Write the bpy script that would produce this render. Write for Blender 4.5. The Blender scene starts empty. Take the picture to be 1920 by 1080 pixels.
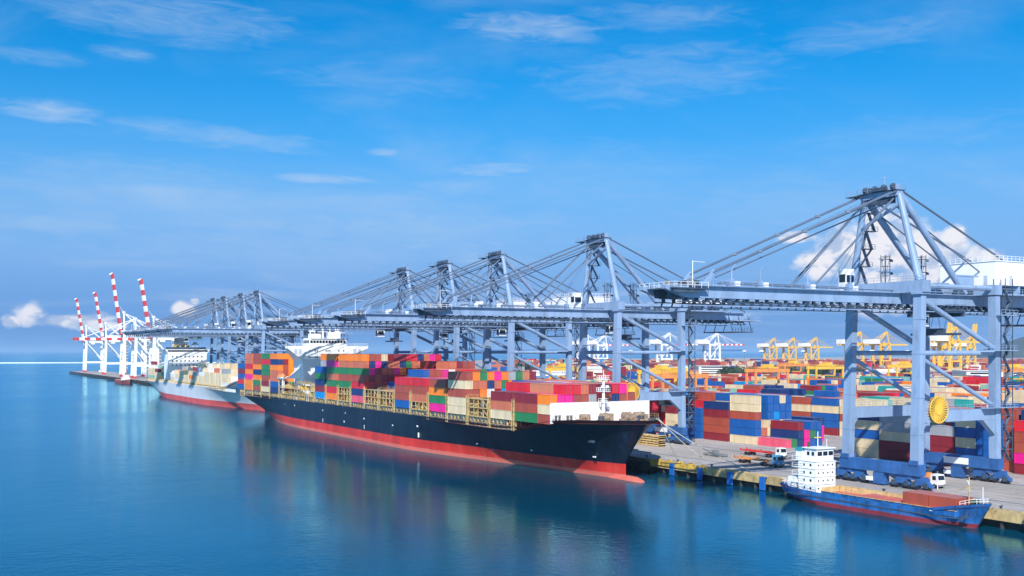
import bpy, math, random
from mathutils import Vector, Matrix
from mathutils.bvhtree import BVHTree
R = math.radians
S = bpy.context.scene
C = S.collection
rnd = random.Random(7)
# world axes: X runs inland from the water, Y runs along the quay away from the camera, Z is up (metres, water at 0)
CZ = 33.5
GZ = 3.5
# ---------------------------------------------------------------- camera
cd = bpy.data.cameras.new('camera'); cam = bpy.data.objects.new('camera', cd); C.objects.link(cam)
cam.location = (0, 0, CZ); cam.rotation_euler = (R(90), 0, R(-29.25))
cd.sensor_width = 36; cd.lens = 37.5; cd.shift_y = 118/1920
cd.clip_start = 1; cd.clip_end = 90000
S.camera = cam
# ---------------------------------------------------------------- light
SUN_EL, SUN_AZ = 38, math.degrees(math.atan2(-0.491, -0.616))     # azimuth clockwise from +Y
sd = Vector((math.sin(R(SUN_AZ))*math.cos(R(SUN_EL)), math.cos(R(SUN_AZ))*math.cos(R(SUN_EL)), math.sin(R(SUN_EL))))
sl = bpy.data.lights.new('sun', 'SUN'); so = bpy.data.objects.new('sun', sl); C.objects.link(so)
sl.energy = 5.0; sl.angle = R(0.6); sl.color = (1, .955, .89)
so.rotation_euler = sd.to_track_quat('Z', 'Y').to_euler()
W = bpy.data.worlds.new('World'); S.world = W; W.use_nodes = True
S.view_settings.view_transform = 'Standard'; S.view_settings.look = 'None'
S.view_settings.exposure = .36; S.view_settings.gamma = 1
S.cycles.max_bounces = 8; S.cycles.volume_bounces = 1
S.cycles.use_denoising = True


class NT:
    """small helper for writing node trees"""
    def __init__(s, tree): s.t = tree; s.n = tree.nodes; s.l = tree.links
    def new(s, typ, **kw):
        n = s.n.new(typ)
        for k, v in kw.items():
            setattr(n, k, v)
        return n
    def put(s, sock, v):
        if isinstance(v, bpy.types.NodeSocket): s.l.new(v, sock)
        elif v is not None: sock.default_value = v
    def m(s, op, a, b=None, c=None, clamp=False):
        n = s.new('ShaderNodeMath', operation=op, use_clamp=clamp)
        s.put(n.inputs[0], a); s.put(n.inputs[1], b)
        if c is not None: s.put(n.inputs[2], c)
        return n.outputs[0]
    def comb(s, x, y, z):
        n = s.new('ShaderNodeCombineXYZ')
        s.put(n.inputs[0], x); s.put(n.inputs[1], y); s.put(n.inputs[2], z); return n.outputs[0]
    def noise(s, vec, scale, detail=4, rough=.5, dist=0, out=0):
        n = s.new('ShaderNodeTexNoise'); s.put(n.inputs['Vector'], vec)
        n.inputs['Scale'].default_value = scale; n.inputs['Detail'].default_value = detail
        n.inputs['Roughness'].default_value = rough; n.inputs['Distortion'].default_value = dist
        return n.outputs[out]
    def mix(s, f, a, b, blend='MIX'):
        n = s.new('ShaderNodeMix', data_type='RGBA', blend_type=blend)
        s.put(n.inputs[0], f); s.put(n.inputs[6], a); s.put(n.inputs[7], b); return n.outputs[2]
    def smooth(s, x, lo, hi, a=0., b=1.):
        n = s.new('ShaderNodeMapRange', interpolation_type='SMOOTHSTEP')
        s.put(n.inputs[0], x); s.put(n.inputs[1], lo); s.put(n.inputs[2], hi); s.put(n.inputs[3], a); s.put(n.inputs[4], b)
        return n.outputs[0]
    def mapv(s, vec, scale):
        n = s.new('ShaderNodeVectorMath', operation='MULTIPLY'); s.put(n.inputs[0], vec); n.inputs[1].default_value = scale
        return n.outputs[0]


def rgba(c): return (c[0], c[1], c[2], 1)


def build_world():
    t = NT(W.node_tree); t.n.clear()
    out = t.new('ShaderNodeOutputWorld'); bg = t.new('ShaderNodeBackground')
    sky = t.new('ShaderNodeTexSky', sky_type='NISHITA', sun_disc=False)
    sky.sun_elevation = R(SUN_EL); sky.sun_rotation = R(SUN_AZ)
    sky.air_density = 1.0; sky.dust_density = .35; sky.ozone_density = 4.0; sky.altitude = 0
    hs = t.new('ShaderNodeHueSaturation'); t.put(hs.inputs['Color'], sky.outputs[0])
    hs.inputs['Saturation'].default_value = 1.6; hs.inputs['Value'].default_value = SKYV
    tc = t.new('ShaderNodeTexCoord'); sp = t.new('ShaderNodeSeparateXYZ'); t.put(sp.inputs[0], tc.outputs['Generated'])
    x, y, z = sp.outputs
    az = t.m('MULTIPLY', t.m('ARCTAN2', x, y), 57.2958)
    el = t.m('MULTIPLY', t.m('ARCSINE', z), 57.2958)
    # high thin cloud: a layer overhead, seen in perspective
    zz = t.m('MAXIMUM', t.m('ADD', z, .05), .03)
    u = t.m('DIVIDE', x, zz); v = t.m('DIVIDE', y, zz)
    n1 = t.noise(t.comb(t.m('MULTIPLY', u, .55), t.m('MULTIPLY', v, .8), 2.3), 1.0, 7, .55, .6)
    n2 = t.noise(t.comb(t.m('MULTIPLY', az, .05), t.m('MULTIPLY', el, .16), 5.1), 1.0, 5, .6, 1.0)
    veil = t.m('MULTIPLY', t.smooth(n1, .40, .78), t.smooth(n2, .36, .72))
    veil = t.m('MULTIPLY', veil, .52)
    # named streaks: centre azimuth, elevation, radii, opacity (degrees)
    fib = t.noise(t.comb(t.m('MULTIPLY', az, .42), t.m('MULTIPLY', t.m('ADD', el, t.m('MULTIPLY', az, .03)), 2.0), 1.7), 1.0, 7, .62, .8)
    def streak(px, py, rx, ry, op, tilt=0):
        a0 = 29.25+math.degrees(math.atan((px-960)/2000)); e0 = math.degrees(math.atan((658-py)/2000*math.cos(math.atan((px-960)/2000))))
        da = t.m('SUBTRACT', az, a0); de = t.m('SUBTRACT', t.m('SUBTRACT', el, e0), t.m('MULTIPLY', da, tilt))
        d = t.m('ADD', t.m('POWER', t.m('DIVIDE', da, rx), 2), t.m('POWER', t.m('DIVIDE', de, ry), 2))
        g = t.m('SUBTRACT', 1, d)
        g = t.m('ADD', g, t.m('MULTIPLY', t.m('SUBTRACT', fib, .5), 2.6))
        return t.m('MULTIPLY', t.smooth(g, -.15, 1.7), op)
    for a in [(990, 52, 4.3, .9, .50, -.04), (1080, 70, 1.6, .5, .3, -.1), (95, 208, 2.9, .62, .62, .0), (925, 318, 2.9, .42, .55, .0), (600, 335, 3.3, .33, .5, -.02), (722, 285, 1.2, .26, .5, 0),
              (400, 255, 6.5, .7, .34, -.06), (230, 100, 1.8, .4, .36, -.05), (180, 20, 4.5, 1.2, .34, -.1), (870, 350, 3.2, .6, .3, 0), (500, 470, 12, 1.5, .22, 0), (60, 105, 3, .5, .25, 0),
              (1080, 330, 9, 2.2, .16, 0), (330, 30, 7, 1.6, .34, -.05), (1250, 140, 8, 1.8, .26, .03), (700, 150, 7, 1.0, .2, -.05), (1650, 60, 6, 1.0, .25, .05), (760, 425, 10, 1.6, .3, 0), (120, 415, 6, .8, .3, 0), (1250, 30, 5, .9, .28, -.05), (1700, 250, 7, 1.2, .16, 0), (250, 330, 8, 1.2, .22, -.02), (900, 560, 14, 1.2, .2, 0), (400, 400, 8, .5, .25, 0), (1500, 380, 8, 2.2, .18, 0)]:
        veil = t.m('MAXIMUM', veil, streak(*a))
    # towering cloud near the horizon
    cn = t.noise(t.comb(t.m('MULTIPLY', az, .55), t.m('MULTIPLY', el, .8), 9.2), 1.0, 9, .52, .25)
    cn2 = t.noise(t.comb(t.m('MULTIPLY', az, .62), t.m('MULTIPLY', t.m('SUBTRACT', el, .18), .9), 9.2), 1.0, 6, .5, .25)
    def puff(px, py, rx, ry, rough=1.1):
        a0 = 29.25+math.degrees(math.atan((px-960)/2000)); e0 = math.degrees(math.atan((658-py)/2000*math.cos(math.atan((px-960)/2000))))
        da = t.m('SUBTRACT', az, a0); de = t.m('SUBTRACT', el, e0)
        d = t.m('SQRT', t.m('ADD', t.m('POWER', t.m('DIVIDE', da, rx), 2), t.m('POWER', t.m('DIVIDE', de, ry), 2)))
        return t.m('SUBTRACT', 1, d)
    cum = None
    for a in [(1600, 470, 2.1, 1.6), (1545, 500, 1.6, .9), (1680, 465, 1.9, 2.1), (1755, 490, 2.2, 1.5), (1860, 490, .9, .7), (1490, 445, 1.3, .35), (1700, 540, 4.5, 1.3), (1790, 455, .9, .8), (1640, 415, .9, .7),
              (130, 600, 2.2, .42), (60, 590, 1.0, .62), (200, 612, 2.0, .3), (345, 577, .6, .38), (365, 566, .3, .25), (20, 603, .5, .4)]:
        p = puff(*a); cum = p if cum is None else t.m('MAXIMUM', cum, p)
    cg = t.m('ADD', cum, t.m('MULTIPLY', t.m('SUBTRACT', cn, .5), 2.0))
    cm = t.smooth(cg, -.05, .55)
    lit = t.m('MULTIPLY', t.m('SUBTRACT', cn, cn2), 6.0)
    body = t.smooth(t.m('ADD', lit, t.m('MULTIPLY', el, .07)), -.35, .55)
    ccol = t.mix(body, rgba((.62, .72, .93)), rgba((1.22, 1.16, 1.15)))
    # background haze over the horizon: part of the sky
    low = t.smooth(el, 2.5, 16.5, 1, 0)
    lowc = t.mix(t.smooth(el, 0, 5.5), rgba([k*CLOUDV for k in (.10, .31, .76)]), rgba([k*CLOUDV for k in (.205, .455, .93)]))
    skyc = t.mix(t.m('MULTIPLY', low, .96), hs.outputs[0], lowc)
    cirr = t.mix(veil, skyc, rgba([k*CLOUDV for k in (.62, .76, .95)]))
    cc = t.mix(1.0, ccol, rgba((CLOUDV*.92,)*3), 'MULTIPLY')
    fin = t.mix(t.m('MULTIPLY', cm, .86), cirr, cc)
    t.put(bg.inputs[0], fin); bg.inputs[1].default_value = .1
    t.l.new(bg.outputs[0], out.inputs[0])


SKYV, CLOUDV = 1.09, 7.0
build_world()
# ---------------------------------------------------------------- materials
MATS = {}


def mat(name, col, rough=.5, metal=0, vary=.12, scale=.25, dirt=None, dirt_amt=.3, streak=False, spec=None, bump=0, bscale=3, top_pale=0):
    if name in MATS: return MATS[name]
    m = bpy.data.materials.new(name); m.use_nodes = True; MATS[name] = m
    t = NT(m.node_tree); b = t.n['Principled BSDF']
    b.inputs['Roughness'].default_value = rough; b.inputs['Metallic'].default_value = metal
    if spec is not None: b.inputs['Specular IOR Level'].default_value = spec
    tc = t.new('ShaderNodeTexCoord'); oi = t.new('ShaderNodeObjectInfo')
    va = t.new('ShaderNodeVectorMath', operation='ADD'); t.put(va.inputs[0], tc.outputs['Object'])
    t.put(va.inputs[1], t.comb(t.m('MULTIPLY', oi.outputs['Random'], 37), t.m('MULTIPLY', oi.outputs['Random'], 91), 0))
    v = va.outputs[0]
    vs = t.mapv(v, (1, 1, .25)) if streak else v
    n = t.noise(vs, scale, 5, .6)
    f = t.smooth(n, .3, .7, 1-vary, 1+vary*.7)
    mul = t.new('ShaderNodeVectorMath', operation='SCALE'); mul.inputs[0].default_value = col; t.put(mul.inputs['Scale'], f)
    c = mul.outputs[0]
    if dirt is not None:
        n2 = t.noise(t.mapv(v, (1, 1, .3)), scale*2.7, 8, .7)
        c = t.mix(t.m('MULTIPLY', t.smooth(n2, .50, .72), dirt_amt), c, rgba(dirt))
    if name == 'boot_red':
        sz = t.new('ShaderNodeSeparateXYZ'); t.put(sz.inputs[0], tc.outputs['Object'])
        lim = t.m('ADD', .75, t.m('MULTIPLY', t.noise(t.mapv(v, (1, 1, .3)), .5, 6, .7), .9))
        c = t.mix(t.m('MULTIPLY', t.m('LESS_THAN', sz.outputs[2], lim), .6), c, rgba((.58, .20, .15)))
    if top_pale:  # upward faces mixed toward a pale warm grey
        gm = t.new('ShaderNodeNewGeometry'); sp = t.new('ShaderNodeSeparateXYZ'); t.put(sp.inputs[0], gm.outputs['Normal'])
        c = t.mix(t.m('MULTIPLY', t.m('GREATER_THAN', sp.outputs[2], .9), top_pale), c, rgba((.50, .44, .42)))
    t.put(b.inputs['Base Color'], c)
    if bump:
        bn = t.new('ShaderNodeBump'); bn.inputs['Strength'].default_value = bump; bn.inputs['Distance'].default_value = .1
        t.put(bn.inputs['Height'], t.noise(v, bscale, 4)); t.put(b.inputs['Normal'], bn.outputs[0])
    return m


RUST = (.13, .045, .02)
M = lambda n: MATS[n]
mat('crane_paint', (.235, .34, .51), .45, vary=.16, scale=.2, dirt=(.10, .13, .19), dirt_amt=.5, streak=True)
mat('crane_blue', (.03, .115, .33), .45, vary=.2, scale=.3, dirt=(.02, .03, .06), dirt_amt=.5)
mat('crane_dark', (.045, .07, .11), .6, vary=.3, scale=.5)
mat('crane_white', (.80, .81, .82), .45, vary=.04, scale=.15, dirt=(.5, .48, .44), dirt_amt=.2)
mat('red_paint', (.62, .035, .03), .45, vary=.15, scale=.3)
mat('yellow_paint', (.80, .49, .06), .45, vary=.12, scale=.3, dirt=(.3, .12, .02), dirt_amt=.35)
mat('guard_yellow', (.58, .38, .07), .7, vary=.4, scale=.8, dirt=(.22, .09, .03), dirt_amt=.9)
mat('orange_paint', (.76, .29, .08), .45, vary=.12, scale=.3, dirt=(.25, .08, .02), dirt_amt=.3)
mat('white_paint', (.80, .81, .82), .4, vary=.04, scale=.2, dirt=(.55, .42, .30), dirt_amt=.25)
mat('grey_house', (.42, .48, .60), .5, vary=.05, scale=.2)
mat('glass_dark', (.012, .02, .03), .08, vary=.1)
mat('rubber', (.012, .012, .014), .8, vary=.3, scale=1)
mat('steel_grey', (.20, .21, .23), .5, vary=.2, scale=.8, dirt=RUST, dirt_amt=.4)
mat('cable', (.10, .14, .21), .5, vary=.1)
mat('lashing', (.56, .42, .18), .6, vary=.4, scale=.9, dirt=(.16, .07, .02), dirt_amt=.9)
mat('machinery_tan', (.33, .25, .18), .7, vary=.5, scale=1.2, dirt=(.10, .07, .05), dirt_amt=.7)
mat('deck_red', (.22, .06, .045), .7, vary=.2, scale=.3)
mat('hull_black', (.005, .011, .024), .42, vary=.45, scale=.12, dirt=(.02, .05, .10), dirt_amt=.55, streak=True)
mat('boot_red', (.60, .030, .018), .5, vary=.25, scale=.12, dirt=(.62, .15, .10), dirt_amt=.5, streak=True)
mat('hull_grey', (.52, .57, .62), .45, vary=.08, scale=.08, streak=True)
mat('boot_pale', (.55, .07, .06), .5, vary=.2, scale=.08)
mat('hull_blue', (.012, .13, .40), .5, vary=.5, scale=.4, dirt=(.15, .085, .07), dirt_amt=.9, streak=True)
mat('boot_old', (.22, .022, .035), .6, vary=.3, scale=.3, dirt=(.07, .06, .09), dirt_amt=.6, streak=True)
mat('hold_cream', (.60, .44, .20), .7, vary=.2, scale=.6, dirt=(.20, .08, .02), dirt_amt=.8)
mat('tank_top', (.50, .12, .10), .7, vary=.2, scale=.4)
mat('fascia', (.50, .37, .17), .85, vary=.3, scale=.35, dirt=(.16, .07, .03), dirt_amt=.8)
mat('pile_dark', (.03, .03, .03), .9, vary=.3)
mat('fender_blue', (.01, .12, .45), .5, vary=.2, scale=.8)
mat('roof_teal', (.03, .28, .36), .5, vary=.15, scale=.05)
mat('trunk_bark', (.10, .07, .045), .9)
mat('leaf_green', (.045, .085, .035), .8, vary=.5, scale=.12)
mat('hill_green', (.035, .06, .05), .9, vary=.3, scale=.004)
mat('roof_rust', (.30, .13, .10), .7, vary=.2, scale=.03)
mat('wall_white', (.72, .72, .70), .7, vary=.06, scale=.05)
mat('rope', (.45, .42, .36), .8)
COL = {'rust red': (.38, .070, .038), 'maroon': (.24, .016, .026), 'red': (.62, .015, .028), 'orange': (.88, .215, .008), 'magenta': (.80, .008, .26),
       'blue': (.006, .095, .36), 'navy': (.008, .035, .15), 'sky blue': (.0, .26, .66), 'green': (.025, .20, .065), 'cream': (.72, .585, .37),
       'white': (.74, .73, .72), 'grey': (.34, .36, .39), 'teal': (.02, .36, .32), 'pink': (.75, .10, .17), 'terracotta': (.58, .155, .075), 'pale green': (.26, .48, .38), 'tan': (.50, .20, .10)}
for k, c in COL.items():
    mat('box_'+k.replace(' ', '_'), c, .48, vary=.14, scale=.3, dirt=tuple(x*.45+.05 for x in c), dirt_amt=.2, streak=True, top_pale=.2)


def ground_mat():
    m = bpy.data.materials.new('concrete_apron'); m.use_nodes = True; t = NT(m.node_tree); b = t.n['Principled BSDF']
    tc = t.new('ShaderNodeTexCoord'); v = tc.outputs['Object']
    sp = t.new('ShaderNodeSeparateXYZ'); t.put(sp.inputs[0], v)
    n = t.noise(v, .035, 8, .62); n2 = t.noise(v, .5, 6, .7); n3 = t.noise(t.mapv(v, (1, .04, 1)), .35, 5, .6)
    c = t.mix(t.smooth(n, .35, .7), rgba((.33, .31, .295)), rgba((.46, .43, .41)))
    c = t.mix(t.m('MULTIPLY', t.smooth(n2, .45, .75), .5), c, rgba((.15, .14, .14)))
    c = t.mix(t.m('MULTIPLY', t.smooth(n3, .5, .75), .45), c, rgba((.12, .115, .115)))
    # expansion joints
    for ax, per in ((0, 6.0), (1, 9.0)):
        fr = t.m('FRACT', t.m('DIVIDE', sp.outputs[ax], per))
        c = t.mix(t.m('MULTIPLY', t.m('LESS_THAN', fr, .018), .55), c, rgba((.08, .08, .08)))
    t.put(b.inputs['Base Color'], c); b.inputs['Roughness'].default_value = .85
    return m


def water_mat():
    m = bpy.data.materials.new('harbour_water'); m.use_nodes = True; t = NT(m.node_tree); t.n.clear()
    out = t.new('ShaderNodeOutputMaterial'); mixs = t.new('ShaderNodeMixShader'); df = t.new('ShaderNodeBsdfDiffuse'); gl = t.new('ShaderNodeBsdfGlossy'); fr = t.new('ShaderNodeFresnel')
    tc = t.new('ShaderNodeTexCoord'); v = tc.outputs['Object']
    big = t.noise(v, .006, 4, .5)
    t.put(df.inputs['Color'], t.mix(t.smooth(big, .35, .65), rgba((.0, .044, .086)), rgba((.0, .056, .108))))
    fr.inputs['IOR'].default_value = 1.55; gl.inputs['Color'].default_value = (.43, .86, 1, 1)
    wind = t.noise(t.mapv(v, (.6, 1, 1)), .010, 3, .5)
    t.put(gl.inputs['Roughness'], t.smooth(wind, .4, .62, .07, .15))
    h = t.m('ADD', t.m('MULTIPLY', t.noise(v, .55, 3, .55), 1.0), t.m('MULTIPLY', t.noise(v, 2.2, 3, .6), .30))
    h = t.m('ADD', h, t.m('MULTIPLY', t.noise(v, .11, 2, .5), 1.2))
    bn = t.new('ShaderNodeBump'); bn.inputs['Distance'].default_value = 1.0
    t.put(bn.inputs['Strength'], t.smooth(wind, .35, .65, .035, .09)); t.put(bn.inputs['Height'], h)
    t.put(gl.inputs['Normal'], bn.outputs[0]); t.put(fr.inputs['Normal'], bn.outputs[0])
    t.l.new(fr.outputs[0], mixs.inputs[0]); t.l.new(df.outputs[0], mixs.inputs[1]); t.l.new(gl.outputs[0], mixs.inputs[2]); t.l.new(mixs.outputs[0], out.inputs[0])
    return m


# ---------------------------------------------------------------- mesh helpers
class MB:
    def __init__(s): s.v = []; s.f = []; s.mi = []; s.ms = []
    def m(s, name):
        mm = MATS[name] if isinstance(name, str) else name
        if mm not in s.ms: s.ms.append(mm)
        return s.ms.index(mm)
    def add(s, vs, fs, m):
        o = len(s.v); k = s.m(m)
        s.v += [tuple(p) for p in vs]; s.f += [tuple(o+i for i in f) for f in fs]; s.mi += [k]*len(fs)
    def box(s, a, b, m):
        x0, y0, z0 = a; x1, y1, z1 = b
        if x0 > x1: x0, x1 = x1, x0
        if y0 > y1: y0, y1 = y1, y0
        if z0 > z1: z0, z1 = z1, z0
        s.add([(x0, y0, z0), (x1, y0, z0), (x1, y1, z0), (x0, y1, z0), (x0, y0, z1), (x1, y0, z1), (x1, y1, z1), (x0, y1, z1)],
              [(0, 3, 2, 1), (4, 5, 6, 7), (0, 1, 5, 4), (1, 2, 6, 5), (2, 3, 7, 6), (3, 0, 4, 7)], m)
    def frame(s, p, q):
        p, q = Vector(p), Vector(q); d = (q-p).normalized()
        up = Vector((0, 0, 1)) if abs(d.z) < .9 else Vector((0, 1, 0))
        a = d.cross(up).normalized(); b = a.cross(d).normalized()
        return p, q, a, b
    def bar(s, p, q, w, h, m, w2=None, h2=None):
        """box between two points, w across (horizontal), h the other way; may taper"""
        p, q, a, b = s.frame(p, q); w2 = w if w2 is None else w2; h2 = h if h2 is None else h2
        vs = []
        for c, ww, hh in ((p, w, h), (q, w2, h2)):
            for i, j in ((-1, -1), (1, -1), (1, 1), (-1, 1)): vs.append(c+a*(i*ww/2)+b*(j*hh/2))
        s.add(vs, [(0, 1, 2, 3), (7, 6, 5, 4), (0, 4, 5, 1), (1, 5, 6, 2), (2, 6, 7, 3), (3, 7, 4, 0)], m)
    def tube(s, p, q, r, m, n=8, r2=None):
        p, q, a, b = s.frame(p, q); r2 = r if r2 is None else r2; vs = []
        for c, rr in ((p, r), (q, r2)):
            for i in range(n):
                t = 2*math.pi*i/n; vs.append(c+a*(rr*math.cos(t))+b*(rr*math.sin(t)))
        fs = [(i, n+i, n+(i+1) % n, (i+1) % n) for i in range(n)]+[tuple(range(n)), tuple(range(2*n-1, n-1, -1))]
        s.add(vs, fs, m)
    def rail(s, pts, h, m, step=2.0, r=.05):
        """handrail along a polyline"""
        for p, q in zip(pts, pts[1:]):
            p, q = Vector(p), Vector(q); L = (q-p).length; n = max(1, int(L/step))
            for z in (h, h*.5): s.bar(p+Vector((0, 0, z)), q+Vector((0, 0, z)), r*1.4, r*1.4, m)
            for i in range(n+1):
                c = p.lerp(q, i/n); s.bar(c, c+Vector((0, 0, h)), r*1.4, r*1.4, m)
    def build(s, name, parent=None, smooth=False, loc=None):
        me = bpy.data.meshes.new(name); me.from_pydata(s.v, [], s.f)
        for mm in s.ms: me.materials.append(mm)
        me.polygons.foreach_set('material_index', s.mi)
        if smooth: me.polygons.foreach_set('use_smooth', [True]*len(s.f))
        me.update()
        o = bpy.data.objects.new(name, me); C.objects.link(o)
        if parent is not None: o.parent = parent
        if loc is not None: o.location = loc
        return o


def tag(o, label, cat, group=None, kind=None):
    if label: o['label'] = label
    if cat: o['category'] = cat
    if group: o['group'] = group
    if kind: o['kind'] = kind
    return o


def empty(name, loc=(0, 0, 0), rz=0):
    o = bpy.data.objects.new(name, None); C.objects.link(o); o.location = loc; o.rotation_euler = (0, 0, rz); return o


def copy_tree(o, parent=None):
    c = o.copy(); C.objects.link(c); c.parent = parent
    for ch in [k for k in C.objects if k.parent == o]: copy_tree(ch, c)
    return c


def structure(o): o['kind'] = 'structure'; return o


def P(px, py=None, z=None, D=None):
    """world X,Y of the photograph's pixel column px on the horizontal plane z at row py (used only to read positions off)"""
    if D is None: D = (CZ-z)*2000/(py-658)
    xr = (px-960)/2000
    return (D*(.872*xr+.4886), D*(.872-.4886*xr))


# ================================================================ water, ground, quay
wm = MB(); mw = water_mat()
wm.add([(-60000, -3000, 0), (60000, -3000, 0), (60000, 80000, 0), (-60000, 80000, 0)], [(0, 1, 2, 3)], mw)
structure(wm.build('sea_water'))
GM = ground_mat(); MATS['apron'] = GM
QX = 178.5
poly = [(QX, -400), (QX, 905), (201, 905), (201, 1700), (246, 1700), (246, 960), (430, 940), (520, 1150), (1180, 2450), (1750, 3300), (9000, 4800), (9000, -400)]
g = MB(); n = len(poly)
g.add([(x, y, GZ) for x, y in poly]+[(x, y, 1.9) for x, y in poly], [tuple(range(n))[::-1] if False else tuple(range(n))]+[(i, i+n, (i+1) % n+n, (i+1) % n) for i in range(n)], 'apron')
go = g.build('ground'); structure(go)
# quay fascia: pale concrete beam over dark piles
q = MB()
q.box((QX-.35, -400, 1.55), (QX-.003, 905, 3.42), 'fascia')
q.box((QX+1.2, -400, -3), (QX+1.6, 905, 1.88), 'pile_dark')
y = -400
while y < 905:
    q.tube((QX+.5, y, -3), (QX+.5, y, 1.54), .45, 'pile_dark', 6); y += 5.2
q.box((200.65, 905, 1.55), (200.99, 1700, 3.42), 'pile_dark')
y = 915
while y < 1700:
    q.box((200.2, y, -2), (200.6, y+3, 3.0), 'pile_dark'); y += 9
structure(q.build('quay_wall'))
kb = MB()
kb.box((QX+.02, -400, GZ+.004), (QX+.34, 214, GZ+.22), 'fascia')
kb.box((QX+.02, 262, GZ+.004), (QX+.34, 905, GZ+.22), 'fascia')
structure(kb.build('quay_kerb'))
rl = MB()
for x in (189.0, 215.0):
    for dx in (-.25, .25): rl.box((x+dx-.09, 120, GZ+.004), (x+dx+.09, 900, GZ+.05), 'steel_grey')
structure(rl.build('crane_rail_track'))
mk = MB()
mat('line_yellow', (.62, .42, .06), .7, vary=.5, scale=.8, dirt=(.28, .26, .25), dirt_amt=.9)
mat('line_white', (.62, .62, .60), .7, vary=.5, scale=.8, dirt=(.28, .26, .25), dirt_amt=.9)
for x in (193.5, 197.6, 201.7, 205.8, 209.9): mk.box((x, 120, GZ+.002), (x+.16, 900, GZ+.008), 'line_yellow')
for x in (226, 231.5): mk.box((x, 120, GZ+.002), (x+.2, 900, GZ+.008), 'line_white')
structure(mk.build('road_marking'))

# breakwater far out
b = MB(); x0, y0 = P(-400, z=0, D=2850); x1, y1 = P(420, z=0, D=3000)
b.bar((x0, y0, 1.2), (x1, y1, .9), 9, 2.4, 'wall_white')
tag(b.build('breakwater'), 'long low pale breakwater lying across the open sea near the horizon', 'breakwater')
# hill
hm = MB(); vs = []; fs = []
for i in range(25):
    for j in range(9):
        a = i/24; e = j/8
        D = 4600+e*1300; px = 1800+a*900
        X, Y = P(px, z=0, D=D)
        hgt = 190*math.sin(math.pi*min(1, a*1.35))**.8*math.sin(math.pi*e)**1.0*(.85+.15*math.sin(a*23+e*7)) if 0 < e < 1 and a*1.35 < 1 else 0
        vs.append((X, Y, GZ-1+hgt))
for i in range(24):
    for j in range(8): fs.append((i*9+j, (i+1)*9+j, (i+1)*9+j+1, i*9+j+1))
hm.add(vs, fs, 'hill_green'); structure(hm.build('hill', smooth=True))

# ================================================================ ships
def lerp_tab(tab, x):
    if x <= tab[0][0]: return tab[0][1]
    for (a, va), (b_, vb) in zip(tab, tab[1:]):
        if x <= b_:
            t = (x-a)/(b_-a); return va+(vb-va)*t
    return tab[-1][1]


def hull(name, parent, cx, u0, L, deckz, wd, ww, stem, stern, zb, top, bot, bot_z, flare=1.5, deck_mat='deck_red', deck_in=0., rim=None, n=90, levels=6):
    """Lofted hull. s runs from the bow (0) to the stern (L); deckz(s); wd, ww: half widths at deck and waterline over tau;
    stem(z), stern(z): s of the ends at height z. Lower band up to bot_z in its own colour."""
    zz = [('abs', zb), ('abs', 0.0), ('abs', bot_z*.5), ('abs', bot_z)]+[('rel', k/levels) for k in range(1, levels+1)]
    mb = MB(); rows = []
    for kind, k in zz:
        row = []
        for i in range(n+1):
            tau = i/n; tau = tau*tau*(3-2*tau)*.5+tau*.5
            zd0 = deckz(tau*L); z = k if kind == 'abs' else bot_z+(zd0-bot_z)*k
            s0, s1 = stem(z), stern(z); s = s0+(s1-s0)*tau
            f = max(0, z)/zd0
            a = lerp_tab(ww, tau); b2 = lerp_tab(wd, tau)
            hw = a+(b2-a)*f**flare
            row.append((s, max(.12, hw), z))
        rows.append(row)
    nr = len(rows)
    for side in (-1, 1):
        vs = [(cx+side*hw, u0+s, z) for row in rows for s, hw, z in row]
        for r in range(nr-1):
            fs = []
            for i in range(n):
                a = r*(n+1)+i; f = (a, a+1, a+n+2, a+n+1)
                fs.append(f if side > 0 else f[::-1])
            mb.add(vs, fs, bot if r < 3 else top)
    # ends and deck
    for idx in (0, n):
        vs = []
        for row in rows:
            s, hw, z = row[idx]; vs += [(cx-hw, u0+s, z), (cx+hw, u0+s, z)]
        for r in range(nr-1):
            f = (r*2, r*2+1, r*2+3, r*2+2)
            mb.add(vs, [f if idx == 0 else f[::-1]], bot if r < 3 else top)
    o = mb.build(name, parent, smooth=False)
    me = o.data
    # weld and smooth along the hull
    import bmesh
    bm = bmesh.new(); bm.from_mesh(me); bmesh.ops.remove_doubles(bm, verts=bm.verts, dist=.001)
    for f in bm.faces: f.smooth = True
    bm.to_mesh(me); bm.free()
    try: me.set_sharp_from_angle(angle=R(35))
    except Exception: pass
    top_row = rows[-1]
    dk = MB(); vs = []
    for s, hw, z in top_row: vs += [(cx-hw+.1, u0+s, z-deck_in-.05), (cx+hw-.1, u0+s, z-deck_in-.05)]
    dk.add(vs, [(2*i, 2*i+1, 2*i+3, 2*i+2) for i in range(n)], deck_mat)
    dk.build('deck', parent)
    return top_row


BOXES = []          # every shipping container: dict(x,y,z,l,c,where...)
TH = 2.6


def put_box(x, y, z, l, c, lab, place, w=2.44, top=False):
    BOXES.append(dict(x=x, y=y, z=z, l=l, c=c, lab=lab, place=place, w=w))


NUM = ['first', 'second', 'third', 'fourth', 'fifth', 'sixth', 'seventh', 'eighth', 'ninth', 'tenth', 'eleventh', 'twelfth', 'thirteenth', 'fourteenth', 'fifteenth', 'sixteenth', 'seventeenth', 'eighteenth', 'nineteenth', 'twentieth']
NUM += ['twenty-'+k for k in NUM[:9]] + ['thirtieth'] + ['thirty-'+k for k in NUM[:9]]

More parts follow.
